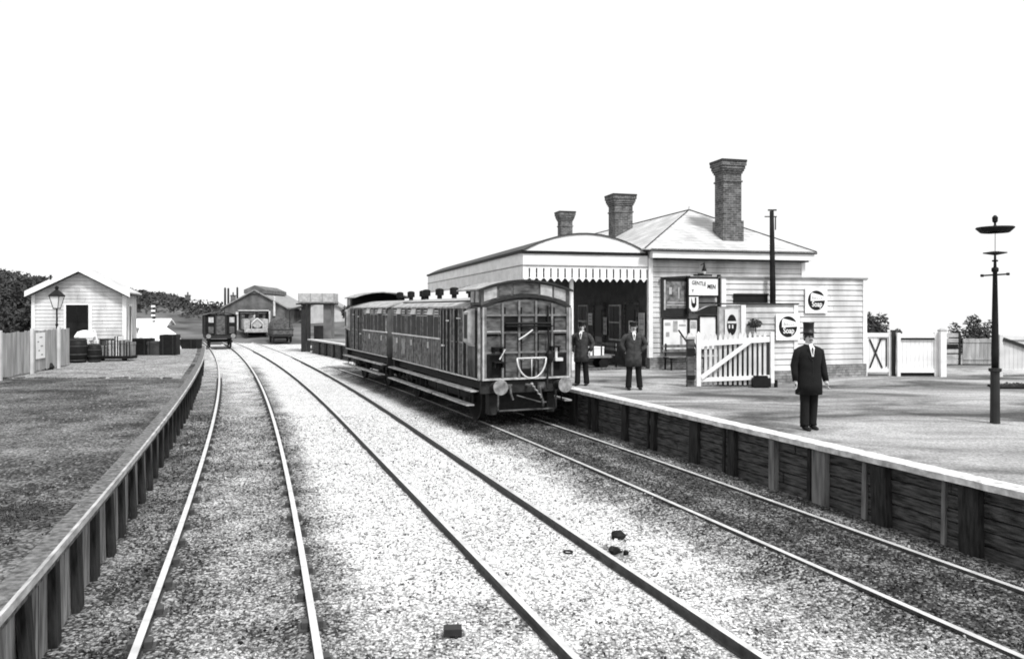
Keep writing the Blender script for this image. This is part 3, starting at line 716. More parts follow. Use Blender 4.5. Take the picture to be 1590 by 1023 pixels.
sidecard('poster', 1.25, 1.6, 2.0, 2.5, 'small white bill on the nearest dark door under the canopy')
sidecard('poster', 3.75, 4.1, 1.9, 2.6, 'narrow grey bill between two dark doorways under the canopy', M_coachlight)
# benches and things against the side wall
def bench(label, p, rot, L=1.9):
    e = thing('bench', label, 'bench', p, rot)
    for k in range(3):
        mb = MB(); mb.box(-L / 2, L / 2, -.22 + k * .15, -.1 + k * .15, .43, .46); obj('seat_slat', mb, M_wood, e)
    for k in range(2):
        mb = MB(); mb.box(-L / 2, L / 2, .24, .27, .6 + k * .16, .7 + k * .16); obj('backrest_slat', mb, M_wood, e)
    for x in (-L / 2 + .12, L / 2 - .12):
        mb = MB(); mb.beam((x, -.18, 0), (x, -.18, .43), .05, .05); mb.beam((x, .3, 0), (x, .25, .9), .05, .05); mb.beam((x, -.2, .4), (x, .25, .4), .05, .05); obj('leg_frame', mb, M_black, e)
    return e
bench('dark slatted bench under the canopy, seen between the two men on the platform', bf(3.55, 2.2), ANG - math.pi / 2, 2.4)
# low step in front
e = thing('parcel_trolley', 'low flat trolley loaded with boxes under the canopy between the two men', 'trolley', bf(2.55, 1.0), ANG)
mb = MB(); mb.box(-.95, .95, -.35, .35, .38, .45); obj('deck', mb, M_wood, e)
for x in (-.65, .65):
    for y in (-.3, .3):
        mb = MB(); mb.lathe([(.18, -.03), (.18, .03)], (x, y, .18), 14, 'y'); obj('wheel', mb, M_black, e)
mb = MB(); mb.tube([(-.95, -.3, .42), (-1.1, -.3, 1.0), (-1.1, .3, 1.0), (-.95, .3, .42)], .02, 6); obj('handle', mb, M_black, e)
def trunk(label, p, rot, sx, sy, sz, m=M_wood, name='trunk', cat='trunk', grp=None):
    e = thing(name, label, cat, p, rot, grp)
    mb = MB(); mb.box(-sx / 2, sx / 2, -sy / 2, sy / 2, 0, sz * .78); obj('case', mb, m, e, bevel=.012)
    mb = MB(); mb.box(-sx / 2 - .01, sx / 2 + .01, -sy / 2 - .01, sy / 2 + .01, sz * .78 + .004, sz); obj('lid', mb, m, e, bevel=.015)
    mb = MB()
    for x in (-sx * .3, sx * .3): mb.box(x - .025, x + .025, -sy / 2 - .018, sy / 2 + .018, .01, sz + .012)
    objs('strap', mb, M_dark, e); return e
pp = bf(2.95, .95, PZ + .45)
trunk('white parcel box on top of the flat trolley under the canopy', pp, ANG + .1, .55, .4, .32, M_pale, 'parcel_box', 'box')
trunk('dark travelling trunk lying on the flat trolley under the canopy', bf(2.2, 1.05, PZ + .45), ANG, .8, .45, .35, M_brown, 'trunk', 'trunk')
# low stone step at mouth of the canopy
mb = MB(); mb.box(2.0, 4.5, -.02, .22, PZ, PZ + .07); e = obj('stone_kerb', mb, M_cap, label='low pale stone kerb on the platform at the mouth of the canopy', cat='kerb'); e.location = C0; e.rotation_euler.z = ANG
# weighing machine
e = thing('weighing_machine', 'pale platform weighing machine with dial beside the corner of the station building', 'weighing machine', bf(4.25, .35), ANG)
mb = MB(); mb.box(-.25, .25, -.3, .3, 0, .1); obj('platform_plate', mb, M_dark, e)
mb = MB(); mb.box(-.2, .2, .1, .3, .1, .78); obj('pedestal', mb, M_coachlight, e, bevel=.02)
mb = MB(); mb.lathe([(.2, 0), (.22, .03), (.22, .1), (.18, .12)], (0, .14, .98), 20, 'y'); dl = obj('dial_case', mb, M_white, e)
mb = MB(); mb.tube([(0, .12, .98), (.08, .12, 1.1)], .01, 4); mb.tube([(-.18, .05, .55), (.2, .05, .72)], .022, 5); obj('arm', mb, M_dark, e)

# ------------------------------------------------------------ gentlemen's block (tall) and low screen
def dirpt(P, s, tt): return Vector((P[0] + UX * s - UY * tt, P[1] + UY * s + UX * tt, 0))
PB = (6.25, 22.97); WB = 5.03
t = thing('lavatory_block', 'tall flat topped white weatherboard block in front of the station, with upper soap sign', 'building', (PB[0], PB[1], 0), ANG)
BT = 3.86
mb = MB(); clap(mb, lambda z: (0, WB), 1.22, BT, .165, 0); obj('front_wall', mb, M_whiteboard, t)
mb = MB(); mb.box(WB - .12, WB, .09, 4.2, 1.22, BT); obj('side_wall', mb, M_whiteboard, t)
mb = MB(); mb.box(-.03, WB + .03, -.03, .12, PZ - .05, 1.214); obj('plinth', mb, M_plinth, t)
mb = MB(); mb.box(-.06, WB + .06, -.07, .14, BT + .002, BT + .05); obj('coping_board', mb, M_grey, t)
mb = MB(); mb.box(-.04, .1, -.045, .0, 1.22, BT); mb.box(WB - .1, WB + .04, -.045, 0, 1.22, BT); objs('corner_board', mb, M_white, t)
mb = MB(); mb.box(.35, 1.5, -.06, -.02, 3.13, 3.36); lv = obj('louvre_opening', mb, M_black, t)
mb = MB(); mb.box(.33, 1.52, -.09, -.06, 3.36, 3.4); obj('louvre_hood', mb, M_dark, lv)
PC = (5.72, 21.32); WC = 2.45; CT = 3.06
t = thing('lavatory_screen', 'low white weatherboard screen block carrying the lower soap sign, behind the picket gate', 'screen', (PC[0], PC[1], 0), ANG)
mb = MB(); clap(mb, lambda z: (.75, WC), 1.2, CT, .165, 0); obj('front_wall', mb, M_whiteboard, t)
mb = MB(); mb.box(0, .745, -.0, .1, 1.2, CT - .06); obj('side_panel', mb, M_coachlight, t)
mb = MB(); mb.box(WC - .1, WC, .1, 1.2, 1.2, CT); obj('return_wall', mb, M_whiteboard, t)
mb = MB(); mb.box(-.02, WC + .03, -.03, .12, PZ - .05, 1.195); obj('plinth', mb, M_plinth, t)
mb = MB(); mb.box(-.05, WC + .05, -.06, .16, CT + .002, CT + .04); obj('capping', mb, M_dark, t)
mb = MB(); mb.box(-.02, 1.58, -.06, -.034, PZ, 2.02); obj('shade_board', mb, M_dark, t)  # dark board puts the yard's shade behind the gate into colour
mb = MB(); mb.box(.66, .8, -.045, .0, 1.2, CT); mb.box(WC - .1, WC + .02, -.045, 0, 1.2, CT); objs('corner_board', mb, M_white, t)

def soap(P, s, zc, sz, label):
    p = dirpt(P, s, -.07); p.z = zc
    e = thing('soap_sign', label, 'sign', p, ANG, 'soap advertisement signs')
    h = sz / 2; mb = MB(); mb.box(-h, h, -.012, .012, -h, h * .96); obj('plate', mb, M_pale, e)
    r = sz * .385; dsc = []
    mb = MB(); mb.lathe([(r, -.022), (r, -.013)], (0, 0, .0), 36, 'y'); dc = obj('disc', mb, M_black, e)
    # white band holding the lettering
    mb = MB(); mb.prism([(-r * .68, r * .62), (-r * .55, r * .78), (r * .15, r * .62), (r * .9, r * .42), (r * .99, 0), (-r * .70, -.02)], -.028, -.0225)
    obj('band', mb, M_pale, dc)
    mb = MB()
    for k, (x, hh) in enumerate(((-.5, .3), (-.33, .18), (-.15, .2), (.05, .14), (.28, .12), (.5, .16))): mb.box(r * x, r * (x + .08), -.032, -.029, r * .12, r * (.12 + hh))
    objs('faint_letter', mb, M_grey, dc)
    text('lettering', 'Soap', r * .78, M_pale, e, (.02 * sz, -.026, -r * .40), (math.radians(90), 0, 0), sx=.82, bold=.003)
soap(PB, 3.19, 3.20, .78, 'upper white square soap sign with dark disc, high on the tall weatherboard wall')
soap(PC, 2.12, 2.44, .76, 'lower white square soap sign with dark disc, on the low wall above the gate')
# oval enamel sign on the grey panel of the screen
p = dirpt(PC, .36, -.03)
e = thing('oval_enamel_sign', 'narrow upright enamel sign with dark oval, right above the picket gate', 'sign', (p.x, p.y, 0), ANG)
mb = MB(); mb.box(-.21, .21, -.01, .01, 2.1, 2.93); obj('plate', mb, M_cream, e)
mb = MB(); mb.lathe([(.15, -.02), (.15, -.011)], (0, 0, 0), 24, 'y', sx=1, sy=1.9); o = obj('oval', mb, M_black, e); o.location = (0, 0, 2.5)
mb = MB(); mb.box(-.14, .14, -.026, -.021, 2.54, 2.6); mb.box(-.1, -.06, -.026, -.021, 2.4, 2.5); mb.box(.0, .04, -.026, -.021, 2.4, 2.5); obj('markings', mb, M_cream, e)
# telegraph pole between
e = thing('telegraph_pole', 'tall dark pole with small cross bar rising behind the low screen wall', 'pole', (7.80, 23.12, 0), 0)
mb = MB(); mb.tube([(0, 0, PZ - .1), (0, 0, 3.5), (-.03, 0, 5.86)], [.09, .085, .06], 10); obj('pole', mb, M_coachdark, e, smooth=True)
mb = MB(); mb.box(-.14, .11, -.03, .03, 5.87, 5.91); mb.box(-.24, .12, -.02, .02, 5.68, 5.71); mb.tube([(.08, 0, 5.7), (.08, 0, 5.3)], .02, 5); obj('cross_arm', mb, M_dark, e)

# ------------------------------------------------------------ notice boards on the end wall
def onwall(s, tt=-.1): return bf(s, tt, 0)
e = thing('framed_notice_board', 'dark framed picture board with canted top on the end wall, left of the gentlemen sign', 'notice board', onwall(5.13), ANG)
mb = MB(); mb.box(-.08, .98, -.03, .05, 2.65, 4.02); mb.prism([(-.14, 4.02), (1.04, 4.02), (1.0, 4.12), (-.05, 4.06)], -.08, .05); obj('frame', mb, M_dark, e)
mb = MB(); mb.box(.02, .9, -.045, -.03, 2.95, 3.9); pic = obj('picture', mb, mat('dark_picture', .07, .6, .9, 6, v2=.22), e)
mb = MB(); mb.box(-.0, .06, -.05, -.03, 2.9, 3.95); mb.box(.1, .85, -.05, -.046, 3.05, 3.09); mb.box(.12, .85, -.05, -.046, 3.15, 3.18); mb.box(.2, .3, -.05, -.046, 3.45, 3.7); mb.box(.55, .6, -.05, -.046, 3.3, 3.7); obj('mount', mb, M_coachlight, e)
def poster(label, s, z0, wd, h, tt=-.1, frame=True, lines=(), m=M_pale):
    e = thing('poster', label, 'poster', onwall(s, tt), ANG)
    mb = MB(); mb.box(0, wd, -.02, .01, z0, z0 + h); obj('sheet', mb, m, e)
    if frame:
        mb = MB()
        for a in ((-.05, 0), (wd, wd + .05)): mb.box(a[0], a[1], -.035, .02, z0 - .05, z0 + h + .05)
        mb.box(0, wd, -.035, .02, z0 - .05, z0); mb.box(0, wd, -.035, .02, z0 + h, z0 + h + .05); obj('frame', mb, M_dark, e)
    if lines:
        mb = MB()
        for a, b, c, d in lines: mb.box(wd * a, wd * b, -.025, -.021, z0 + h * c, z0 + h * d)
        obj('print', mb, M_coachlight, e)
    return e
poster('wide white bill sheet below the dark picture board at the left of the end wall', 5.12, 1.45, .92, 1.12, lines=((.05, .3, .8, .9), (.4, .6, .6, .95), (.65, .95, .78, .84), (.1, .25, .45, .6), (.7, .8, .2, .5)))
poster('narrow pale bill in the middle of the end wall, under the U shaped plate', 6.15, 1.5, .28, 1.05, lines=((.1, .9, .7, .95),))
poster('tall blank white bill under the arched hood of the end wall', 6.55, 1.5, .62, 1.15)
poster('pale bill with faint print between the blank white bill and the oval sign', 7.3, 1.5, .42, 1.15, lines=((.1, .8, .75, .85), (.1, .6, .55, .6)))
e = thing('arched_notice_hood', 'dark arched wooden hood over the row of bills on the end wall', 'notice hood', onwall(6.1), ANG)
arcp = [(.15 + 1.65 * i / 10, 2.78 + .27 * math.sin(math.pi * i / 10)) for i in range(11)]
mb = MB(); mb.prism(arcp, -.12, .05); obj('hood', mb, M_dark, e)
mb = MB(); mb.tube([(x, -.13, z + .02) for x, z in arcp], .018, 5); obj('moulding', mb, M_coachlight, e)
# GENTLEMEN sign, double sided board standing off the wall
e = thing('gentlemen_sign', 'white sign lettered GENTLEMEN in a heavy dark frame on the end wall', 'sign', onwall(6.02, -.25), ANG)
mb = MB(); mb.box(0, 1.16, -.03, .03, 3.42, 4.02); obj('board', mb, M_pale, e)
mb = MB(); mb.box(-.06, 0, -.05, .05, 2.75, 4.08); mb.box(1.16, 1.26, -.05, .05, 2.85, 4.16); mb.box(0, 1.16, -.05, .05, 4.02, 4.08); mb.box(0, 1.16, -.05, .05, 3.36, 3.42); mb.box(.3, 1.16, -.04, .04, 3.12, 3.16); obj('frame', mb, M_black, e)
text('lettering', 'GENTLE', .19, M_black, e, (.40, -.034, 3.84), (math.radians(90), math.radians(5), 0), sx=.82, bold=.003)
text('lettering', 'MEN', .21, M_black, e, (.90, -.034, 3.72), (math.radians(90), math.radians(4), 0), sx=.78, bold=.005)
mb = MB(); mb.box(.12, .2, -.034, -.03, 3.60, 3.62); mb.box(.15, .17, -.034, -.03, 3.52, 3.6); obj('small_mark', mb, M_black, e)
e = thing('shield_plate', 'small white shield plate with dark U mark below the gentlemen sign', 'sign', onwall(6.02, -.31), ANG)
mb = MB(); mb.prism([(0, 3.36), (0, 2.98), (.1, 2.86), (.28, 2.86), (.36, 2.96), (.36, 3.36)], -.01, .01); obj('plate', mb, M_pale, e)
mb = MB(); mb.prism([(.08, 3.34), (.08, 3.08), (.14, 2.98), (.22, 2.98), (.28, 3.08), (.28, 3.34), (.22, 3.34), (.22, 3.14), (.08 + .06, 3.14)], -.016, -.011); obj('mark', mb, M_black, e)
# wall lamp above the sign
e = thing('wall_lamp', 'small dark conical lamp on the end wall above the gentlemen sign', 'lamp', onwall(6.62, -.3), ANG)
mb = MB(); mb.tube([(0, .25, 4.5), (0, 0, 4.55)], .015, 5); mb.lathe([(.012, 4.6), (.03, 4.5), (.05, 4.4), (.09, 4.3), (.08, 4.28)][::-1], (0, 0, 0), 12); obj('shade', mb, M_black, e)
mb = MB(); mb.lathe([(.03, 4.16), (.06, 4.22), (.06, 4.278)], (0, 0, 0), 10); obj('globe', mb, M_white, e)
mb = MB(); mb.box(-.42, .3, -.02, .02, 4.10, 4.16); mb.box(-.25, .0, -.02, .02, 4.16, 4.2); obj('scroll_bracket', mb, M_black, e)
# bench under the bills & slope boards leaning
bench('dark bench below the wide bill sheet, behind the gate post', bf(5.75, -.55), ANG, 1.5)
for k, (s, zt, dx) in enumerate(((5.55, 2.2, .5), (5.95, 2.1, .25))):
    e = thing('leaning_board', ['long dark plank leaning on the bench before the wide bill sheet', 'shorter dark plank leaning nearer the gate post'][k], 'plank', bf(s, -.72), ANG)
    mb = MB(); mb.beam((dx, -.1, .45), (0, .3, zt - PZ), .05, .05); obj('board', mb, M_black, e)

# ------------------------------------------------------------ picket gate
g0 = Vector((5.08, 21.05, 0)); g1 = Vector((7.04, 20.92, 0)); gd = (g1 - g0); gl = gd.length; ga = math.atan2(gd.y, gd.x)
e = thing('picket_gate', 'white picket gate with a long diagonal brace, standing beside the low soap sign wall', 'gate', (g0.x, g0.y, PZ), ga)
mb = MB(); mb.box(-.06, .06, -.06, .06, .02, 1.42); mb.lathe([(.06, 1.42), (.02, 1.5)], (0, 0, 0), 4); obj('stile', mb, M_white, e)
mb = MB(); mb.box(gl - .05, gl + .05, -.05, .05, .12, 1.5); obj('stile', mb, M_white, e)
mb = MB(); mb.beam((.06, -.0, 1.17), (gl - .05, 0, 1.30), .05, .14); obj('top_rail', mb, M_white, e)
mb = MB(); mb.beam((.06, -.0, .19), (gl - .05, 0, .28), .05, .11); obj('bottom_rail', mb, M_white, e)
mb = MB(); mb.beam((.06, -.045, .25), (gl * .72, -.045, 1.28), .04, .11); obj('brace', mb, M_white, e)
n = 13
for i in range(n):
    x = .2 + (gl - .38) * i / (n - 1); zt = 1.36 + .1 * x / gl; mb = MB()
    mb.add([(x - .035, .03, .06), (x + .035, .03, .06), (x + .035, .055, .06), (x - .035, .055, .06), (x - .035, .03, zt), (x + .035, .03, zt), (x + .035, .055, zt), (x - .035, .055, zt), (x, .03, zt + .07), (x, .055, zt + .07)],
           [(0, 1, 5, 8, 4), (3, 7, 9, 6, 2), (0, 3, 2, 1), (1, 2, 6, 5), (0, 4, 7, 3), (5, 6, 9, 8), (4, 8, 9, 7)])
    obj('picket', mb, M_cream, e)
mb = MB(); mb.box(gl - .55, gl - .08, -.2, .02, .02, .26); mb.box(gl - .5, gl - .15, -.16, 0, .26, .32); obj('counterweight', mb, M_black, e)
mb = MB(); mb.tube([(gl + .1, 0, 0), (gl + .1, 0, .2)], .05, 8); obj('stop_post', mb, M_black, e)
e = thing('gate_post', 'stout dark gate post at the left end of the white picket gate', 'post', (4.86, 21.06, PZ), ga)
mb = MB(); mb.box(-.1, .1, -.1, .1, -.05, 1.3); obj('post', mb, M_coachend, e, bevel=.015)
mb = MB(); mb.lathe([(.16, 1.3), (.16, 1.36), (.05, 1.46)], (0, 0, 0), 4); obj('cap', mb, M_coachlight, e)
mb = MB(); mb.box(-.11, .11, -.115, -.1, .85, 1.05); mb.box(-.11, .11, -.115, -.1, .2, .32); obj('hinge_plate', mb, M_black, e)
# dark shrub silhouette in an urn behind the gate
def leafmesh(mb, c, rx, ry, rz, n, s, rnd, shell=.5):
    c = Vector(c)
    for _ in range(n):
        while True:
            p = Vector((rnd.uniform(-1, 1), rnd.uniform(-1, 1), rnd.uniform(-1, 1)))
            if p.length < 1: break
        if p.length < shell: p = p.normalized() * rnd.uniform(shell, 1)
        q = c + Vector((p.x * rx, p.y * ry, p.z * rz))
        a = Vector((rnd.gauss(0, 1), rnd.gauss(0, 1), rnd.gauss(0, 1))).normalized(); b = a.orthogonal().normalized()
        k = s * rnd.uniform(.6, 1.4); mb.add([q - a * k, q + b * k * .5, q + a * k, q - b * k * .5], [(0, 1, 2, 3)])
e = thing('potted_bay_tree', 'small dark standard shrub on a thin stem behind the picket gate', 'shrub', (6.75, 21.42, PZ), 0)
mb = MB(); mb.lathe([(.1, 0), (.14, .3), (.16, .3)], (0, 0, 0), 10); obj('pot', mb, M_brown, e)
mb = MB(); mb.tube([(0, 0, .25), (.01, 0, 1.62)], .015, 5); obj('trunk', mb, M_black, e)
mb = MB(); leafmesh(mb, (-.02, 0, 1.72), .2, .12, .13, 350, .035, R, .1); obj('crown', mb, M_leaf, e)

# ------------------------------------------------------------ right hand gates and fences
def panel_gate(name, label, x0, x1, d, h, style, cat='gate', z=PZ, m=M_white, ang=0):
    e = thing(name, label, cat, (x0, d, z), ang); wd = x1 - x0
    mb = MB(); n = max(3, int(wd / .13)); 
    for i in range(n):
        a = wd * i / n; mb.box(a + .004, a + wd / n - .004, 0, .025, .12, h - .04)
    obj('boards', mb, m, e)
    mb = MB(); mb.box(-.05, .05, -.04, .04, 0, h + .03); obj('stile', mb, m, e)
    mb = MB(); mb.box(wd - .05, wd + .05, -.04, .04, 0, h + .03); obj('stile', mb, m, e)
    mb = MB(); mb.box(.05, wd - .05, -.035, -.003, h - .13, h - .0); obj('rail', mb, m, e)
    mb = MB(); mb.box(.05, wd - .05, -.035, -.003, .12, .22); obj('rail', mb, m, e)
    if style == 'x':
        mb = MB(); mb.beam((.13, -.028, .25), (wd - .3, -.028, h - .2), .012, .05); mb.beam((.13, -.016, h - .2), (wd - .25, -.016, .25), .012, .05); mb.box(wd - .35, wd - .1, -.03, -.01, h - .2, h - .17); mb.box(wd - .13, wd - .1, -.03, -.01, .3, h - .2); obj('cross_brace', mb, M_dark, e)
    if style == 'd':
        mb = MB(); mb.beam((.05, -.05, h - .1), (wd - .05, -.05, .15), .02, .1); obj('brace', mb, M_dark, e)
    if style == 'b':
        mb = MB(); mb.box(.06, wd - .06, -.05, -.036, h - .19, h - .135); mb.box(.02, wd + .02, -.0, .06, .02, .11); obj('shadow_rail', mb, M_black, e)
    return e
panel_gate('side_gate', 'narrow white gate panel with crossed braces against the tall weatherboard wall', 11.2, 11.98, 24.5, 1.36, 'x')
panel_gate('boarded_gate', 'white boarded gate panel right of the crossed brace gate', 12.15, 13.32, 24.3, 1.34, 'b')
e = thing('gate_post', 'dark post between the two white gate panels right of the building', 'post', (12.06, 24.45, PZ), 0)
mb = MB(); mb.box(-.05, .05, -.06, .06, 0, 1.42); mb.box(-.06, .06, -.07, .07, 1.42, 1.45); obj('post', mb, M_dark, e)
e = thing('gate_post', 'stout white post at the open end of the white boarded gate', 'post', (13.47, 24.2, PZ), 0)
mb = MB(); mb.box(-.09, .09, -.09, .09, 0, 1.42); obj('post', mb, M_white, e); mb = MB(); mb.lathe([(.14, 1.42), (.14, 1.46), (.03, 1.52)], (0, 0, 0), 4); obj('cap', mb, M_coachlight, e)
panel_gate('field_gate', 'large pale gate with dark diagonal brace at the right edge beyond the lamp', 15.3, 18.4, 24.2, 1.28, 'd', m=M_cream)
e = thing('slatted_notice_fence', 'short dark slatted fence panel with small notices beyond the open gateway', 'fence', (16.1, 29.2, PZ), 0)
mb = MB()
for k in range(6): mb.box(0, .78, 0, .03, .05 + k * .2, .2 + k * .2)
obj('slats', mb, M_coachlight, e)
mb = MB(); mb.box(.3, .75, -.02, -.002, .62, .78); mb.box(.02, .2, -.02, -.002, .4, .5); mb.box(.02, .2, -.02, -.002, .8, .9); obj('notice', mb, M_black, e)
mb = MB(); mb.box(-.05, 0, -.03, .05, 0, 1.2); mb.box(.78, .84, -.03, .05, 0, 1.25); obj('post', mb, M_dark, e)
e = thing('boarded_fence', 'long pale vertical board fence beyond the gateway, behind the lamp post', 'fence', (16.98, 29.1, PZ), -.08)
mb = MB()
for i in range(70): mb.box(i * .15, i * .15 + .142, 0, .025, .06, 1.0 + .005 * (i * 7 % 3))
obj('boards', mb, M_fence, e)
mb = MB(); mb.box(0, 10.5, -.02, -.001, .85, .93); mb.box(0, 10.5, -.02, -.001, .2, .28); obj('rail', mb, M_fence, e)
mb = MB(); mb.box(0, 10.5, -.0, .03, 0, .05); obj('gravel_board', mb, M_dark, e)
e = thing('wicket_fence', 'pale board fence beyond the white gate panels, behind the station', 'fence', (12.4, 31, PZ), 0)
mb = MB()
for i in range(24): mb.box(i * .15, i * .15 + .142, 0, .025, .0, .55)
obj('boards', mb, M_fence, e)
# flat dark slab by the lamp, a ground shadow made as an object
e = thing('shadow_patch', 'low dark leafy slab standing in for a shadow on the platform beside the tall lamp post', 'shadow patch', (10.3, 21.3, PZ), 0)
mb = MB(); mb.add([(-1.4, -.5, 0), (5, -.9, 0), (5, 1.2, 0), (-1.1, .3, 0), (-1.4, -.5, .05), (5, -.9, .05), (5, 1.2, .05), (-1.1, .3, .05)], [(3, 2, 1, 0), (4, 5, 6, 7), (0, 1, 5, 4), (1, 2, 6, 5), (2, 3, 7, 6), (3, 0, 4, 7)]); obj('shadow_slab', mb, M_coachdark, e)
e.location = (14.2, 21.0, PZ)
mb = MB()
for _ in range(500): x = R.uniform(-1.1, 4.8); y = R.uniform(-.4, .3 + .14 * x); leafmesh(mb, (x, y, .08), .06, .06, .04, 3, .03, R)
obj('patch_leaves', mb, M_leaf, e)  # leaves added over the slab that stands in for shadow

# ------------------------------------------------------------ platform lamp
p = G(1545, 657, PZ)
e = thing('platform_lamp', 'tall slender lamp post with wide flat hooded lantern on the right of the platform', 'lamp post', p, 0)
mb = MB(); mb.lathe([(.09, -.03), (.085, .05), (.078, .95), (.11, .97), (.11, 1.02), (.06, 1.03)], (0, 0, 0), 12); obj('base', mb, M_dark, e)
mb = MB(); mb.lathe([(.06, 1.0), (.065, 1.3), (.055, 1.9), (.038, 2.8), (.06, 2.82), (.06, 2.88), (.03, 2.9)], (0, 0, 0), 12); obj('column', mb, M_black, e, smooth=True)
mb = MB(); mb.tube([(-.24, 0, 2.74), (.24, .0, 2.77)], .018, 6); mb.lathe([(.028, -.26), (.028, -.22)], (0, 0, 2.74), 8, 'x'); mb.lathe([(.028, .22), (.028, .26)], (0, 0, 2.77), 8, 'x'); obj('ladder_bar', mb, M_black, e)
mb = MB(); mb.tube([(0, 0, 2.88), (0, 0, 3.15)], [.028, .018], 8); mb.lathe([(.05, 3.0), (.05, 3.03)], (0, 0, 0), 8); mb.lathe([(.03, 3.12), (.2, 3.155), (.2, 3.17), (.05, 3.19)], (0, 0, 0), 12); obj('gallery', mb, M_black, e)
M_lglass = bpy.data.materials.new('lantern_glass'); M_lglass.use_nodes = True; bs = M_lglass.node_tree.nodes['Principled BSDF']; bs.inputs['Transmission Weight'].default_value = 1; bs.inputs['Roughness'].default_value = .02; bs.inputs['IOR'].default_value = 1.02; bs.inputs['Base Color'].default_value = (.97, .97, .97, 1)
mb = MB(); mb.lathe([(.11, 3.19), (.235, 3.54)], (0, 0, 0), 4); ln = obj('lantern', mb, M_lglass, e)
mb = MB(); mb.lathe([(.24, 3.54), (.32, 3.62), (.31, 3.64), (.05, 3.655)], (0, 0, 0), 16); obj('hood', mb, M_black, ln, smooth=False)
mb = MB(); mb.tube([(0, 0, 3.17), (0, 0, 3.54)], .006, 4); mb.lathe([(.05, 3.65), (.02, 3.68), (.02, 3.72), (.045, 3.74), (.05, 3.82), (.02, 3.86)], (0, 0, 0), 10); obj('finial', mb, M_black, ln)

# ------------------------------------------------------------ people
def limb(mb, pts, rs, n=12): mb.tube(pts, rs, n)
def loft(mb, rings, n=24, caps=True):
    vs = []; fs = []
    for (cx, cy, z, rx, ry) in rings:
        for k in range(n):
            a = 2 * math.pi * k / n; vs.append((cx + rx * math.cos(a), cy + ry * math.sin(a), z))
    for i in range(len(rings) - 1):
        for k in range(n): fs.append((i * n + k, i * n + (k + 1) % n, (i + 1) * n + (k + 1) % n, (i + 1) * n + k))
    if caps: fs += [tuple(range(n))[::-1], tuple((len(rings) - 1) * n + k for k in range(n))]
    mb.add(vs, fs)
def skinned(name, nodes, edges, m, parent, lv=2):
    me = bpy.data.meshes.new(name); me.from_pydata([n[0] for n in nodes], edges, [])
    o = link(name, me, m, parent)
    md = o.modifiers.new('skin', 'SKIN'); md.use_smooth_shade = True
    sk = me.skin_vertices[0].data if me.skin_vertices else None
    if sk is None:
        import bmesh
        b = bmesh.new(); b.from_mesh(me); b.verts.layers.skin.verify(); b.to_mesh(me); b.free(); sk = me.skin_vertices[0].data
    for i, n in enumerate(nodes):
        r = n[1]; sk[i].radius = (r, r) if not isinstance(r, tuple) else r; sk[i].use_root = (i in (0,)) or (len(n) > 2 and n[2])
    s = o.modifiers.new('subsurf', 'SUBSURF'); s.levels = lv; s.render_levels = lv
    return o
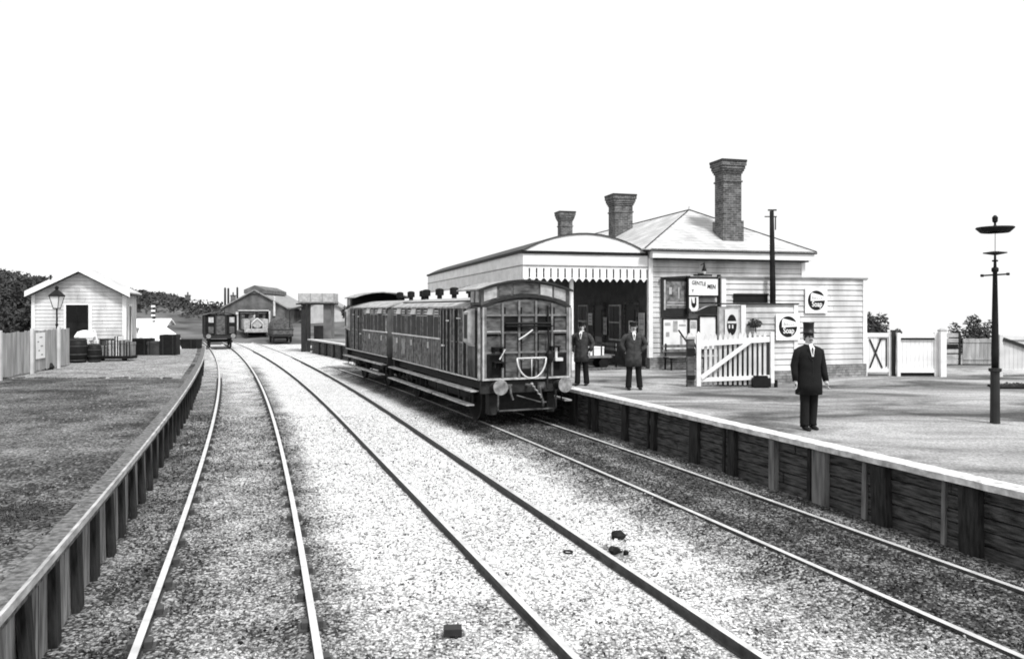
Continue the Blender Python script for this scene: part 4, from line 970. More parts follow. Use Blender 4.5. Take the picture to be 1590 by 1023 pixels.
def person(label, loc, rot, H=1.74, elbows=None, wrists=None, feet=((-.11, 0), (.11, 0)), hem=.62, coatw=1., hat='top', knees=.0, coat=M_cloth, beard=False, trous=M_cloth):
    e = thing('person', label, 'person', loc, rot); e.scale = (H / 1.74,) * 3
    el = elbows or ((-.27, .02, 1.13), (.27, .02, 1.13)); wr = wrists or ((-.28, -.05, .87), (.28, -.05, .87))
    sh = ((-.185, 0, 1.42), (.185, 0, 1.42))
    an = [Vector((f[0], f[1] + .02, .08)) for f in feet]; hp = [Vector((-.09, 0, .9)), Vector((.09, 0, .9))]; kn = [(hp[i] + an[i]) / 2 + Vector((0, -.02, .02)) for i in range(2)]
    nd = [((0, 0, .95), .13, True), ((0, 0, 1.12), .12), ((0, .0, 1.3), .14), ((0, .01, 1.40), .06), ((0, 0, 1.49), .052), ((0, -.012, 1.555), .068), ((0, .004, 1.63), .086), ((0, .01, 1.695), .062)]
    ed = [(0, 1), (1, 2), (2, 3), (3, 4), (4, 5), (5, 6), (6, 7)]
    for i in range(2):
        b = len(nd); nd += [((sh[i][0] * .85, 0, 1.37), .035), (el[i], .04), (wr[i], .03)]; ed += [(3, b), (b, b + 1), (b + 1, b + 2)]
        w_ = Vector(wr[i]); dr = (w_ - Vector(el[i])).normalized(); nd += [(tuple(w_ + dr * .07), .036)]; ed += [(b + 2, b + 3)]
    for i in range(2):
        b = len(nd); nd += [(tuple(hp[i]), .09), (tuple(kn[i]), .055), (tuple(an[i]), .035), (tuple(an[i] + Vector((0, -.09, -.045))), .018)]; ed += [(0, b), (b, b + 1), (b + 1, b + 2), (b + 2, b + 3)]
    body = skinned('body', nd, ed, M_skin, e)
    # face
    f = MB(); f.add([(0, -.088, 1.645), (-.016, -.088, 1.588), (.016, -.088, 1.588), (0, -.118, 1.592)], [(0, 1, 3), (0, 3, 2), (1, 2, 3)]); obj('nose', f, M_skin, e)
    f = MB()
    for s in (-1, 1): f.lathe([(.003, -.008), (.012, -.004), (.012, .004), (.003, .008)], (s * .03, -.083, 1.632), 8, 'y')
    obj('eyes', f, M_dark, e)
    f = MB()
    for s in (-1, 1): f.tube([(s * .086, .0, 1.655), (s * .097, .01, 1.635), (s * .084, .0, 1.60)], .01, 5)
    obj('ears', f, M_skin, e)
    f = MB()
    if beard is not None: f.tube([(-.034, -.082, 1.565), (-.015, -.097, 1.577), (.015, -.097, 1.577), (.034, -.082, 1.565)], [.006, .011, .011, .006], 6)
    for s in (-1, 1): f.tube([(s * .015, -.09, 1.65), (s * .045, -.08, 1.652)], .005, 4)
    loft(f, [(0, .03, 1.56, .07, .06), (0, .02, 1.62, .092, .08), (0, .012, 1.68, .09, .09), (0, .01, 1.72, .06, .065)], 14)
    obj('hair', f, M_hair, e, smooth=True)
    f = MB(); f.box(-.022, .022, -.085, -.08, 1.537, 1.545); obj('mouth', f, M_brown, e)
    # hands with five separate fingers
    for i in range(2):
        s = -1 if i == 0 else 1; w_ = Vector(wr[i]); dr = (w_ - Vector(el[i])).normalized(); side = Vector((0, -1, 0)); side = (side - dr * side.dot(dr)).normalized(); nrm = dr.cross(side) * (-s)
        pc = w_ + dr * .065; nds = []; eds = []
        for k in range(4):
            b0 = pc + side * (.026 - .0175 * k) + dr * .02; ln = (.07, .078, .072, .058)[k]
            if k: pass
            i0 = len(nds); nds += [(tuple(b0), .0085, True), (tuple(b0 + dr * ln * .5), .0085), (tuple(b0 + dr * ln * .85 - nrm * -.018), .008), (tuple(b0 + dr * ln * .95 + nrm * .035), .007)]; eds += [(i0, i0 + 1), (i0 + 1, i0 + 2), (i0 + 2, i0 + 3)]
        i0 = len(nds); nds += [(tuple(pc + side * .02 - dr * .03), .011, True), (tuple(pc + side * .045 + dr * .0), .010), (tuple(pc + side * .05 + dr * .035 + nrm * .01), .008)]; eds += [(i0, i0 + 1), (i0 + 1, i0 + 2)]
        skinned('hand', nds, eds, M_skin, e, 1)
    # trousers
    f = MB()
    for i in range(2): limb(f, [hp[i] + Vector((0, 0, .06)), hp[i], kn[i] + Vector((0, 0, .05)), kn[i] - Vector((0, 0, .05)), an[i] + Vector((0, 0, .03)), an[i] + Vector((0, -.015, -.02))], [.10, .105, .082, .078, .078, .082], 14)
    loft(f, [(0, 0, .86, .16, .115), (0, 0, 1.0, .165, .12)], 20); obj('trousers', f, trous, e, smooth=True)
    for i in range(2):
        f = MB(); p0 = an[i]; limb(f, [p0 + Vector((0, .055, -.045)), p0 + Vector((0, .03, -.03)), p0 + Vector((0, -.05, -.035)), p0 + Vector((0, -.13, -.05)), p0 + Vector((0, -.19, -.058)), p0 + Vector((0, -.21, -.062))], [(.025, .03), (.042, .048), (.042, .042), (.045, .03), (.035, .02), (.015, .01)], 12); obj('boot', f, M_black, e, smooth=True)
    # coat: torso, skirt, sleeves
    c = coatw; f = MB()
    loft(f, [(0, 0, hem, .205 * c, .15 * c), (0, 0, .8, .205 * c, .155 * c), (0, 0, .98, .19 * c, .15), (0, -.005, 1.1, .175 * c, .145), (0, -.005, 1.25, .195 * c, .15), (0, 0, 1.36, .21 * c, .135), (0, .005, 1.415, .195 * c, .11), (0, .008, 1.455, .15 * c, .085), (0, .01, 1.48, .10, .072), (0, .01, 1.505, .065, .062)], 28)
    for i in range(2):
        s_ = Vector(sh[i]); q = Vector(el[i]); w_ = Vector(wr[i]); s_in = s_ * .85
        s_in.z = s_.z - .02
        limb(f, [s_in, s_ + Vector((s_.x * .08, 0, -.055)), (s_ + q) / 2, q, (q + w_) / 2, w_], [.062, .078, .074, .066, .058, .052], 14)
    coat_o = obj('coat', f, coat, e, smooth=True)
    f = MB(); f.add([(0, -.155, 1.22), (-.045, -.13, 1.44), (.045, -.13, 1.44), (-.03, -.07, 1.50), (.03, -.07, 1.50)], [(0, 2, 1), (1, 2, 4, 3)])
    f.tube([(math.cos(a) * .062, math.sin(a) * .06 + .0, 1.505) for a in [k * math.pi / 8 for k in range(17)]], .012, 5); obj('shirt_collar', f, M_shirt, e)
    f = MB(); f.add([(0, -.16, 1.30), (-.016, -.143, 1.42), (.016, -.143, 1.42), (0, -.13, 1.47)], [(0, 1, 3, 2)]); f.box(-.002, .002, -.158, -.154, hem + .05, 1.2); obj('tie', f, M_dark, e)
    for s in (-1, 1):
        f = MB(); f.add([(s * .006, -.165, 1.2), (s * .05, -.142, 1.42), (s * .1, -.11, 1.38), (s * .065, -.158, 1.27), (s * .05, -.128, 1.48)], [(0, 1, 2, 3), (1, 4, 2)]); obj('lapel', f, coat, e)
    if hat == 'top':
        f = MB(); f.lathe([(.083, 1.70), (.092, 1.695), (.138, 1.70), (.14, 1.708), (.096, 1.715), (.09, 1.78), (.094, 1.86), (.102, 1.885), (.04, 1.89)], (0, .008, 0), 24, sx=.96, sy=1.08); obj('top_hat', f, M_hat, e, smooth=True)
        f = MB(); f.lathe([(.0965, 1.715), (.094, 1.745)], (0, .008, 0), 24, sx=.97, sy=1.09); 
    elif hat == 'cap':
        f = MB(); f.lathe([(.088, 1.685), (.096, 1.70), (.106, 1.745), (.098, 1.765), (.03, 1.77)], (0, .008, 0), 20); f.add([(-.07, -.06, 1.69), (.07, -.06, 1.69), (.05, -.135, 1.672), (-.05, -.135, 1.672), (-.07, -.06, 1.70), (.07, -.06, 1.70), (.05, -.135, 1.68), (-.05, -.135, 1.68)], [(0, 1, 2, 3), (4, 5, 6, 7), (2, 3, 7, 6), (1, 2, 6, 5), (0, 3, 7, 4)]); obj('cap', f, M_hat, e)
    return e
p3 = Vector((5.23, 13.62, PZ + .002))
person('stout man in black top hat and long black coat standing near the platform edge', p3, math.radians(6), 1.74, elbows=((-.26, .02, 1.12), (.265, .02, 1.13)), wrists=((-.27, -.05, .86), (.27, -.09, .86)), feet=((-.085, -.03), (.10, .06)), hem=.62, coatw=1.16, hat='top')
person('man in long dark coat and cap standing legs apart in the middle of the platform', Vector((3.19, 20.3, PZ + .002)), 0, 1.76, elbows=((-.31, .06, 1.16), (.33, .08, 1.17)), wrists=((-.2, .02, .97), (.2, .04, .98)), feet=((-.13, -.02), (.17, .02)), hem=.6, coatw=1.05, hat='cap', coat=M_cloth2)
person('man in dark jacket and cap standing close beside the carriage buffers', Vector((1.93, 21.4, PZ + .002)), math.radians(-18), 1.74, elbows=((-.29, .08, 1.15), (.31, .06, 1.16)), wrists=((-.26, -.05, .93), (.24, -.04, .96)), feet=((-.12, -.02), (.12, .06)), hem=.66, coatw=1.0, hat='cap', coat=M_cloth2)

# ------------------------------------------------------------ left: fence, hut, lamp, luggage
fa = Vector((-14.9, 22.4, LZ)); fb = Vector((-16.25, 28.4, LZ)); fd = (fb - fa); fdir = fd.normalized()
# near fence run continues out of the frame
f0 = Vector((-13.2, 14.5, LZ))
def bfence(label, A, B, h, m=M_fence):
    d = B - A; L = d.length; an = math.atan2(d.y, d.x)
    e = thing('boarded_fence', label, 'fence', A, an)
    mb = MB(); n = int(L / .15)
    for i in range(n): mb.box(i * .15, i * .15 + .143, 0, .022, .03 + R.uniform(0, .06), h + R.uniform(-.02, .02))
    obj('boards', mb, m, e)
    mb = MB(); mb.box(0, L, .023, .08, h - .25, h - .15); mb.box(0, L, .023, .08, .3, .4); obj('rail', mb, m, e)
    x = 0
    while x < L + .1:
        mb = MB(); mb.box(x - .06, x + .06, -.08, -.002, -.05, h + .08); obj('post', mb, M_fence if int(x) % 2 else M_cream, e); x += 2.4
    return e
bfence('pale upright board fence in front of the hut, a bill pasted on it', f0, fa + Vector((-.1, 0, 0)), 1.42)
bfence('farther run of pale board fence ending before the dark barrel', fa + Vector((-.05, .1, 0)), fb, 1.38)
def fbill(label, D, w_, z0, h, torn):
    # on camera side of the fence (faces right/near)
    tt = (D - f0.y) / (fa.y - f0.y) if D < 22.4 else None
    if tt is not None: P = f0.lerp(fa + Vector((-.1, 0, 0)), tt); dv = (fa - f0)
    else: P = fa.lerp(fb, (D - 22.4) / 6.0); dv = fd
    an = math.atan2(dv.y, dv.x)
    e = thing('poster', label, 'poster', (P.x, P.y, LZ), an)
    mb = MB(); mb.box(0, w_, -.012, -.002, z0, z0 + h); obj('sheet', mb, M_pale, e)
    mb = MB()
    for k in range(5): a = R.uniform(.05, .6) * w_; mb.box(a, a + R.uniform(.1, .35) * w_, -.016, -.0125, z0 + h * (.12 + .17 * k), z0 + h * (.12 + .17 * k) + .04)
    objs('print', mb, M_grey, e)
fbill('torn white bill with dark marks pasted on the near fence at the left edge', 21.2, 1.1, .45, .75, True)
fbill('tall narrow white bill on the farther run of the board fence', 25.2, .8, .45, .85, True)

HP = Vector((-19.95, 32.0, LZ)); HV = Vector((-.34, .94, 0)).normalized(); HU = Vector((HV.y, -HV.x, 0)); han = math.atan2(HU.y, HU.x)
HP = Vector((-19.5, 31.4, LZ))
e = thing('platelayers_hut', 'small white weatherboarded gabled hut on the goods yard at the left', 'hut', HP, han)
HW, HD, HE, HR = 3.42, 4.0, 2.78, 3.72
def hx(z): return (0, HW) if z < HE else ((z - HE) / (HR - HE) * HW / 2, HW - (z - HE) / (HR - HE) * HW / 2)
mb = MB(); clap(mb, hx, .1, HR - .04, .15, 0, lip=.02); obj('front_wall', mb, M_whiteboard, e)
mb = MB(); mb.box(0, .1, .09, HD, 0, HE); mb.box(HW - .1, HW, .09, HD, 0, HE); mb.prism([(0, 0), (HW, 0), (HW, HE), (HW / 2, HR), (0, HE)], HD - .1, HD); obj('wall', mb, M_whiteboard, e)
mb = MB(); mb.box(HW - .12, HW + .02, -.04, .0, 0, HE); mb.box(-.02, .1, -.04, 0, 0, HE); mb.box(HW, HW + .03, -.03, .1, 0, HE); objs('corner_board', mb, M_white, e)
for s in (-1, 1):
    mb = MB(); c = HW / 2; k = (HR - HE) / (HW / 2); o = .2
    x1 = c + s * (HW / 2 + o); z1 = HE - k * o
    mb.prism([(c, HR + .03), (x1, z1 + .03), (x1, z1 + .11), (c, HR + .12)], -.3, HD + .3); rf = obj('roof_slope', mb, M_slate, e)
    mb = MB(); mb.prism([(c, HR - .10), (x1 - s * .0, z1 - .10), (x1, z1 + .13), (c, HR + .14)], -.345, -.302); obj('bargeboard', mb, M_white, rf)
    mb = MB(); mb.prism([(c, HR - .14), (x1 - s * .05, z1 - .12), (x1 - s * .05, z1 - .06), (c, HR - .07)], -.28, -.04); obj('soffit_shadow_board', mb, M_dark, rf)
    mb = MB(); mb.box(*sorted((x1, x1 + s * .07)), -.3, HD + .3, z1 - .02, z1 + .05); obj('gutter', mb, M_black, rf)
mb = MB(); mb.box(1.22, 2.04, -.035, -.024, .1, 2.25); wn = obj('window', mb, M_coachdark, e)
mb = MB(); mb.box(1.27, 1.60, -.045, -.0352, 1.55, 2.2); mb.box(1.65, 1.99, -.045, -.0352, 1.55, 2.2); obj('pane', mb, M_glass, wn)
mb = MB(); mb.box(1.14, 1.22, -.06, -.024, .1, 2.33); mb.box(2.04, 2.17, -.06, -.024, .1, 2.33); mb.box(1.22, 2.04, -.06, -.024, 2.25, 2.33); obj('frame', mb, M_white, wn)
mb = MB(); mb.box(HW, HW + .012, .9, 1.7, .1, 2.2); dr = obj('door', mb, M_dark, e)
mb = MB(); mb.box(HW, HW + .05, .78, .9, 0, 2.3); mb.box(HW, HW + .05, 1.7, 1.82, 0, 2.3); mb.box(HW, HW + .05, .9, 1.7, 2.2, 2.3); obj('frame', mb, M_white, dr)
mb = MB(); mb.box(HW / 2 - 1.02, HW / 2 - .95, -.36, -.29, HE + .5, HE + .68); obj('eaves_block', mb, M_dark, e)
# yard lamp
p = G(88, 563, LZ); 
e = thing('yard_lamp', 'short dark lamp post with square glazed lantern before the hut', 'lamp post', (-17.05, 28.95, LZ), 0)
mb = MB(); mb.lathe([(.08, 0), (.07, .5), (.04, .6), (.035, 1.45), (.06, 1.5), (.03, 1.55), (.03, 2.1)], (0, 0, 0), 10); obj('column', mb, M_black, e)
mb = MB(); mb.lathe([(.12, 2.12), (.25, 2.55)], (0, 0, 0), 4); ln = obj('lantern', mb, M_pale, e)
mb = MB(); mb.lathe([(.29, 2.55), (.28, 2.6), (.1, 2.76), (.05, 2.8), (.07, 2.9), (.02, 2.95)], (0, 0, 0), 4); mb.lathe([(.14, 2.08), (.14, 2.12)], (0, 0, 0), 4)
for k in range(4):
    a = 2 * math.pi * (k + .5) / 4; mb.tube([(.125 * math.cos(a), .125 * math.sin(a), 2.12), (.255 * math.cos(a), .255 * math.sin(a), 2.55)], .014, 4)
obj('lantern_frame', mb, M_black, ln)
# dark barrels and heaps
def barrel(label, p, s=1, m=M_black):
    e = thing('barrel', label, 'barrel', p, 0)
    mb = MB(); mb.lathe([(.26 * s, 0), (.33 * s, .25 * s), (.35 * s, .45 * s), (.33 * s, .65 * s), (.26 * s, .9 * s)], (0, 0, 0), 18); obj('staves', mb, m, e, smooth=True)
    mb = MB()
    for z, r in ((.08, .30), (.3, .345), (.6, .345), (.82, .30)): mb.lathe([(r * s, z * s), (r * s + .004, z * s + .04 * s)], (0, 0, 0), 18)
    obj('hoops', mb, M_rail, e); return e
barrel('big black tarred barrel at the far end of the board fence', G(121, 563, LZ), 1.05)
barrel('smaller black barrel just right of the big tarred barrel', G(141, 563, LZ) + Vector((.0, .25, 0)), .8)
e = thing('canvas_bundle', 'white canvas bundle lying over the barrels by the fence end', 'bundle', G(128, 563, LZ) + Vector((-.1, .35, 0)), 0)
mb = MB(); mb.lathe([(.36, .85), (.42, 1.0), (.3, 1.18), (.08, 1.25)], (0, 0, 0), 9, sx=1.0, sy=.7); mb.box(-.25, .25, -.2, .2, .0, .9); obj('cloth', mb, M_pale, e)
e = thing('lump_of_coal', 'small black lump on the ground at the foot of the fence', 'coal', G(76, 574, LZ), 0)
mb = MB(); mb.lathe([(.12, 0), (.17, .1), (.1, .22), (.03, .26)], (0, 0, 0), 7); obj('lump', mb, M_black, e)
# luggage trolley with parcels
TP = G(180, 560, LZ); 
e = thing('luggage_barrow', 'low dark barrow under the stacked luggage before the hut', 'barrow', TP, 0)
mb = MB(); mb.box(-.68, .72, -.3, .3, .09, .2); obj('deck', mb, M_black, e)
for x in (-.45, .45):
    mb = MB(); mb.lathe([(.1, -.04), (.1, .04)], (x, -.2, .1), 12, 'y'); obj('wheel', mb, M_black, e)
mb = MB(); mb.tube([(-.68, -.3, .15), (-.85, -.32, .5), (-1.02, -.3, 1.2)], .035, 6); mb.tube([(-.68, .3, .15), (-.85, .3, .5), (-1.02, .3, 1.2)], .035, 6); obj('handle', mb, M_white, e)
items = [(-.45, .36, .42, M_wood), (-.13, .26, .62, M_coachlight), (.13, .16, .78, M_pale), (.36, .26, .62, M_grey), (.6, .2, .55, M_wood)]
nmz = ['brown strapped case at the left end of the barrow', 'grey strapped case second from left on the barrow', 'tall narrow white case in the middle of the barrow', 'grey case just right of the tall white case on the barrow', 'slim brown case at the right end of the barrow']
for (x, w_, h, m), nm in zip(items, nmz): trunk(nm, TP + Vector((x, 0, .2)), 0, w_, .42, h, m, 'luggage_case', 'luggage', 'luggage on the barrow')
for k, (x, z, nm) in enumerate(((-.38, .62, 'small dark case lying on top at the left of the barrow'),)): trunk(nm, TP + Vector((x, .02, z)), 0, .42, .36, .26, M_brown, 'luggage_case', 'luggage', 'luggage on the barrow')
# dark crates to the right
p = G(222, 551, LZ); trunk('low black crate just right of the hut', p, 0, .75, .7, .75, M_black, 'crate', 'crate', 'black crates right of the hut')
p = G(246, 551, LZ); trunk('middle dark crate with paler slats between two black crates', p, 0, .75, .7, .62, M_brown, 'crate', 'crate', 'black crates right of the hut')
p = G(264, 551, LZ); trunk('tallest black crate at the right of the row by the hut', p, .15, .7, .7, .92, M_black, 'crate', 'crate', 'black crates right of the hut')
p = G(290, 541, LZ); trunk('long low black crate behind, near the end of the dock', p, 0, 1.3, .8, .5, M_black, 'crate', 'crate', 'black crates right of the hut')
# white sheeted heap and posts behind
e = thing('sheeted_heap', 'white sheeted heap behind the black crates', 'heap', G(245, 545, LZ) + Vector((-1.5, 2.2, 0)), 0)
mb = MB(); mb.add([(-.5, -.6, 0), (1.8, -.6, 0), (1.8, .8, 0), (-.5, .8, 0), (-.3, -.2, 1.35), (.4, -.2, 1.4), (.4, .3, 1.4), (-.3, .3, 1.35), (1.5, 0, .75)], [(0, 1, 8, 5, 4), (1, 2, 8), (2, 3, 7, 6, 8), (3, 0, 4, 7), (4, 5, 6, 7), (5, 8, 6)]); obj('sheet', mb, M_pale, e)
for k, x in enumerate((-1.9, -1.55)):
    e = thing('white_plank', ['white plank leaning beside the hut wall, nearer the hut', 'white plank leaning beside the sheeted heap'][k], 'plank', G(245, 545, LZ) + Vector((x - .4, 1.3, 0)), 0)
    mb = MB(); mb.beam((.35, 0, 0), (0, .1, 1.75), .2, .05); obj('plank', mb, M_white, e)
# kerb of edging stones across the yard
mb = MB()
for k in range(40):
    x = -21 + k * .32 + R.uniform(-.04, .04); d = 23.15 + R.uniform(-.05, .05)
    if x > LE(d) - .5: break
    mb.box(x, x + R.uniform(.18, .3), d - .06, d + .06, LZ, LZ + R.uniform(.02, .06))
ek = thing('stone_edging', 'irregular line of edging stones across the dock surface', 'kerb', (0, 0, 0)); objs('edging_stone', mb, M_cap, ek)
# rubble patches on the dock
mb = MB()
for _ in range(900):
    d = R.uniform(5.5, 22); x = LE(d) - .45 - abs(R.gauss(0, 1.1)) * (1 if R.random() < .7 else 4); s = R.uniform(.008, .028)
    mb.lathe([(s * .6, 0), (s, s * .4), (s * .5, s)], (x, d, LZ - .004), 5)
obj('dock_rubble', mb, M_wood, label='scattered small stones on the cinder surface of the dock', cat='stones', kind='stuff')
mb = MB()
for cx, cy, n in ((-5.15, 7.9, 170), (-4.95, 7.1, 110), (-5.4, 9.0, 60)):
    for _ in range(n): leafmesh(mb, (cx + R.gauss(0, .22), cy + R.gauss(0, .3), LZ + .012), .06, .06, .012, 10, .013, R)
obj('weeds', mb, M_leaf, label='dark low weeds along the inner side of the dock edge', cat='weeds', kind='stuff')

# ------------------------------------------------------------ things on the ballast
p = G(703, 984, GZ + .02)
e = thing('wooden_block', 'small dark wooden block lying on the ballast in the foreground', 'block', p, .1)
mb = MB(); mb.box(-.085, .085, -.06, .06, 0, .07); obj('block', mb, M_dark, e, bevel=.006)
p = G(882, 858, GZ + .05); mb = MB(); mb.tube([(.055 * math.cos(a), .055 * math.sin(a), .012) for a in [k * math.pi * 1.85 / 14 for k in range(15)]], .012, 6)
o = obj('iron_ring', mb, M_black, label='small open iron ring lying on pale stones left of the middle track rail', cat='ring'); o.location = p
for k, (px, py, s) in enumerate(((960, 834, .085), (953, 856, .065), (972, 858, .03))):
    p = G(px, py, GZ + .02); mb = MB(); mb.lathe([(s, -.02), (s * 1.2, s * .4), (s * .8, s * .9), (s * .3, s * 1.05)], (0, 0, 0), 9, sx=1, sy=.8); mb.v = [(x * R.uniform(.75, 1.2), y * R.uniform(.75, 1.2), z * R.uniform(.8, 1.15)) for x, y, z in mb.v]; o = obj('lump_of_coal', mb, M_black, label=['largest of three black lumps on the ballast right of the middle track', 'middle of three black lumps, just in front of the largest', 'smallest of three black lumps on the ballast'][k], cat='coal', group='black lumps beside the middle track'); o.location = p

# ------------------------------------------------------------ far things
# goods van at the end of track 1
dv = 58.; tg = tang(T1, dv)
e = thing('goods_van', 'dark boarded van standing on the leftmost track in the distance', 'van', (T1(dv), dv, 0), math.atan2(-tg.x, tg.y))
mb = MB(); mb.box(-1.15, 1.15, 0, 4.6, .95, 2.45); bd = obj('body', mb, M_coachdark, e)
mb = MB(); pr = arc(1.22, 2.46, 2.66); mb.prism(pr + [(x, z - .04) for x, z in reversed(pr)], -.1, 4.7); obj('roof', mb, M_dark, e)
mb = MB(); 
for x in (-1.15, -.4, .33, 1.08): mb.box(x, x + .08, -.05, 0, .95, 2.45)
obj('end_framing', mb, M_under, e)
for x in (-.85, .62):
    mb = MB(); mb.box(x, x + .35, -.03, 0, 1.9, 2.3); obj('window', mb, M_coachlight, e)
    mb = MB(); mb.box(x, x + .35, -.03, 0, 1.1, 1.6); obj('panel', mb, M_coachend, e)
mb = MB(); mb.box(-.3, .3, -.03, 0, 1.0, 2.4); obj('door', mb, M_coachend, e)
mb = MB(); mb.box(-1.1, 1.1, .0, 4.6, .7, .94); obj('underframe', mb, M_under, e)
for s in (-1, 1):
    mb = MB(); mb.lathe([(.07, -.4), (.07, -.05), (.12, 0)], (s * .86, 0, .9), 10, 'y'); mb.lathe([(.17, -.44), (.17, -.4)], (s * .86, 0, .9), 12, 'y'); obj('buffer', mb, M_grey, e)
for y in (.9, 3.7):
    mb = MB()
    for s in (-1, 1): mb.lathe([(.46, -.06), (.46, .06)], (s * .75, y, .46), 18, 'x')
    mb.tube([(-.9, y, .46), (.9, y, .46)], .07, 6); obj('wheelset', mb, M_under, e)
# engine shed
e = thing('engine_shed', 'dark gabled engine shed with roof ventilator and open doorway in the distance', 'building', (-29.0, 78, 0), .1)
SW, SD, SE, SR = 5.9, 14, 3.1, 4.75
mb = MB(); mb.box(0, 1.35, 0, .3, 0, SE); mb.box(4.35, SW, 0, .3, 0, SE); mb.box(1.35, 4.35, 0, .3, 2.7, SE); mb.prism([(0, SE), (SW, SE), (SW / 2, SR)], 0, .3); mb.box(0, .3, .3, SD, 0, SE); mb.box(SW - .3, SW, .3, SD, 0, SE); mb.box(.3, SW - .3, SD - .3, SD, 0, SE); obj('wall', mb, M_far, e)
mb = MB()
for s in (-1, 1): x1 = SW / 2 + s * (SW / 2 + .35); z1 = SE - .2; mb.prism([(SW / 2, SR + .01), (x1, z1 + .01), (x1, z1 + .14), (SW / 2, SR + .16)], -.2, SD + .2)
rf = obj('roof', mb, M_grey, e)
mb = MB(); mb.prism([(SW / 2 - 1.05, SR - .3), (SW / 2 + 1.05, SR - .3), (SW / 2 + 1.05, SR + .1), (SW / 2, SR + .55), (SW / 2 - 1.05, SR + .1)], -.1, SD * .8); obj('ventilator', mb, M_far, rf)
mb = MB(); mb.box(1.1, 1.34, -.08, 0, 0, 2.6); mb.box(4.36, 4.5, -.08, 0, 0, 2.7); mb.box(1.34, 4.36, -.06, 0, 2.7, 2.8); obj('door_frame', mb, M_cream, e)
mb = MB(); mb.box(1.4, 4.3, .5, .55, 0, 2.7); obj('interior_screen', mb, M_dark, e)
# flue
mb = MB(); mb.tube([(4.9, -.1, 2.2), (4.9, -.1, 4.2)], .12, 6); obj('flue', mb, M_cream, e)
# neighbouring lower shed
e = thing('store_shed', 'low gabled store shed right of the engine shed', 'building', (-21.9, 84, 0), .1)
mb = MB(); mb.prism([(-.9, 0), (4, 0), (4, 2.6), (1.3, 4.0), (-.9, 2.8)], 0, 6); obj('wall', mb, M_farlight, e)
mb = MB(); mb.prism([(-1.1, 2.75), (1.3, 4.05), (1.3, 4.2), (-1.1, 2.9)], -.2, 6.2); mb.prism([(1.3, 4.05), (4.2, 2.5), (4.2, 2.65), (1.3, 4.2)], -.2, 6.2); obj('roof', mb, M_grey, e)
# locomotive
e = thing('tank_locomotive', 'small tank locomotive facing us before the engine shed doorway', 'locomotive', (-23.55, 71.5, 0), .42)
mb = MB(); mb.lathe([(.5, 0), (.52, .03), (.52, 3.6)], (0, .2, 1.55), 20, 'y'); obj('boiler', mb, M_grey, e, smooth=False)
mb = MB(); mb.lathe([(.40, -.02), (.46, .02), (.1, .03)][:2], (0, .16, 1.55), 20, 'y'); mb.box(-.02, .02, .1, .14, 1.3, 1.8); obj('smokebox_door', mb, M_coachlight, e)
mb = MB(); mb.lathe([(.16, 2.0), (.14, 2.6), (.2, 2.66), (.17, 2.72)], (0, .55, 0), 12); obj('chimney', mb, M_dark, e)
mb = MB(); mb.lathe([(.2, 2.0), (.2, 2.2), (.1, 2.35), (.03, 2.38)], (0, 2.0, 0), 12); obj('dome', mb, M_coachlight, e)
for s in (-1, 1):
    mb = MB(); mb.box(*sorted((s * .55, s * 1.1)), 1.2, 3.6, 1.0, 1.95); obj('side_tank', mb, M_coachlight, e)
mb = MB(); mb.box(-1.1, 1.1, 3.62, 5.2, 1.0, 2.5); mb.box(-1.2, 1.2, 3.5, 5.3, 2.5, 2.58); cb = obj('cab', mb, M_coachend, e)
for x in (-.8, .5):
    mb = MB(); mb.box(x, x + .35, 3.59, 3.62, 2.05, 2.4); obj('cab_window', mb, M_glass, cb)
mb = MB(); mb.box(-1.15, 1.15, 0, 5.2, .85, .99); mb.box(-.55, .55, .15, .8, 1.0, 1.3); obj('running_plate', mb, M_under, e)
mb = MB(); mb.box(-1.15, 1.15, -.08, 0, .75, 1.1); obj('buffer_beam', mb, M_coachlight, e)
for s in (-1, 1):
    mb = MB(); mb.lathe([(.2, -.5), (.2, -.44), (.08, -.42), (.1, -.08)], (s * .86, 0, .95), 12, 'y'); obj('buffer', mb, M_coachlight, e)
    mb = MB(); mb.tube([(s * .5, .1, 1.1), (s * .5, .05, 1.6), (0, .05, 2.05)], .03, 5); obj('handrail', mb, M_pale, e)
for y in (.8, 2.5, 4.3):
    mb = MB()
    for s in (-1, 1): mb.lathe([(.48, -.06), (.48, .06)], (s * .76, y, .48), 18, 'x')
    mb.tube([(-.8, y, .48), (.8, y, .48)], .06, 6); obj('wheelset', mb, M_dark, e)
# round topped sheeted wagon
e = thing('sheeted_wagon', 'wagon with a rounded dark tarpaulin standing right of the locomotive', 'wagon', (-19.55, 66, 0), .42)
pp_ = [(.85 * math.cos(math.pi * k / 10), 1.15 + 1.05 * math.sin(math.pi * k / 10)) for k in range(11)]
mb = MB(); mb.prism([(.85, .75)] + pp_ + [(-.85, .75)], 0, 3.5); obj('tarpaulin', mb, M_coachend, e)
mb = MB(); mb.box(-.9, .9, -.03, 3.5, 1.12, 1.18); mb.box(-.85, .85, -.02, 3.4, .55, .74); obj('frame', mb, M_under, e)
for y in (.7, 2.7):
    mb = MB()
    for s in (-1, 1): mb.lathe([(.42, -.06), (.42, .06)], (s * .72, y, .42), 16, 'x')
    mb.tube([(-.8, y, .42), (.8, y, .42)], .06, 6); obj('wheelset', mb, M_under, e)
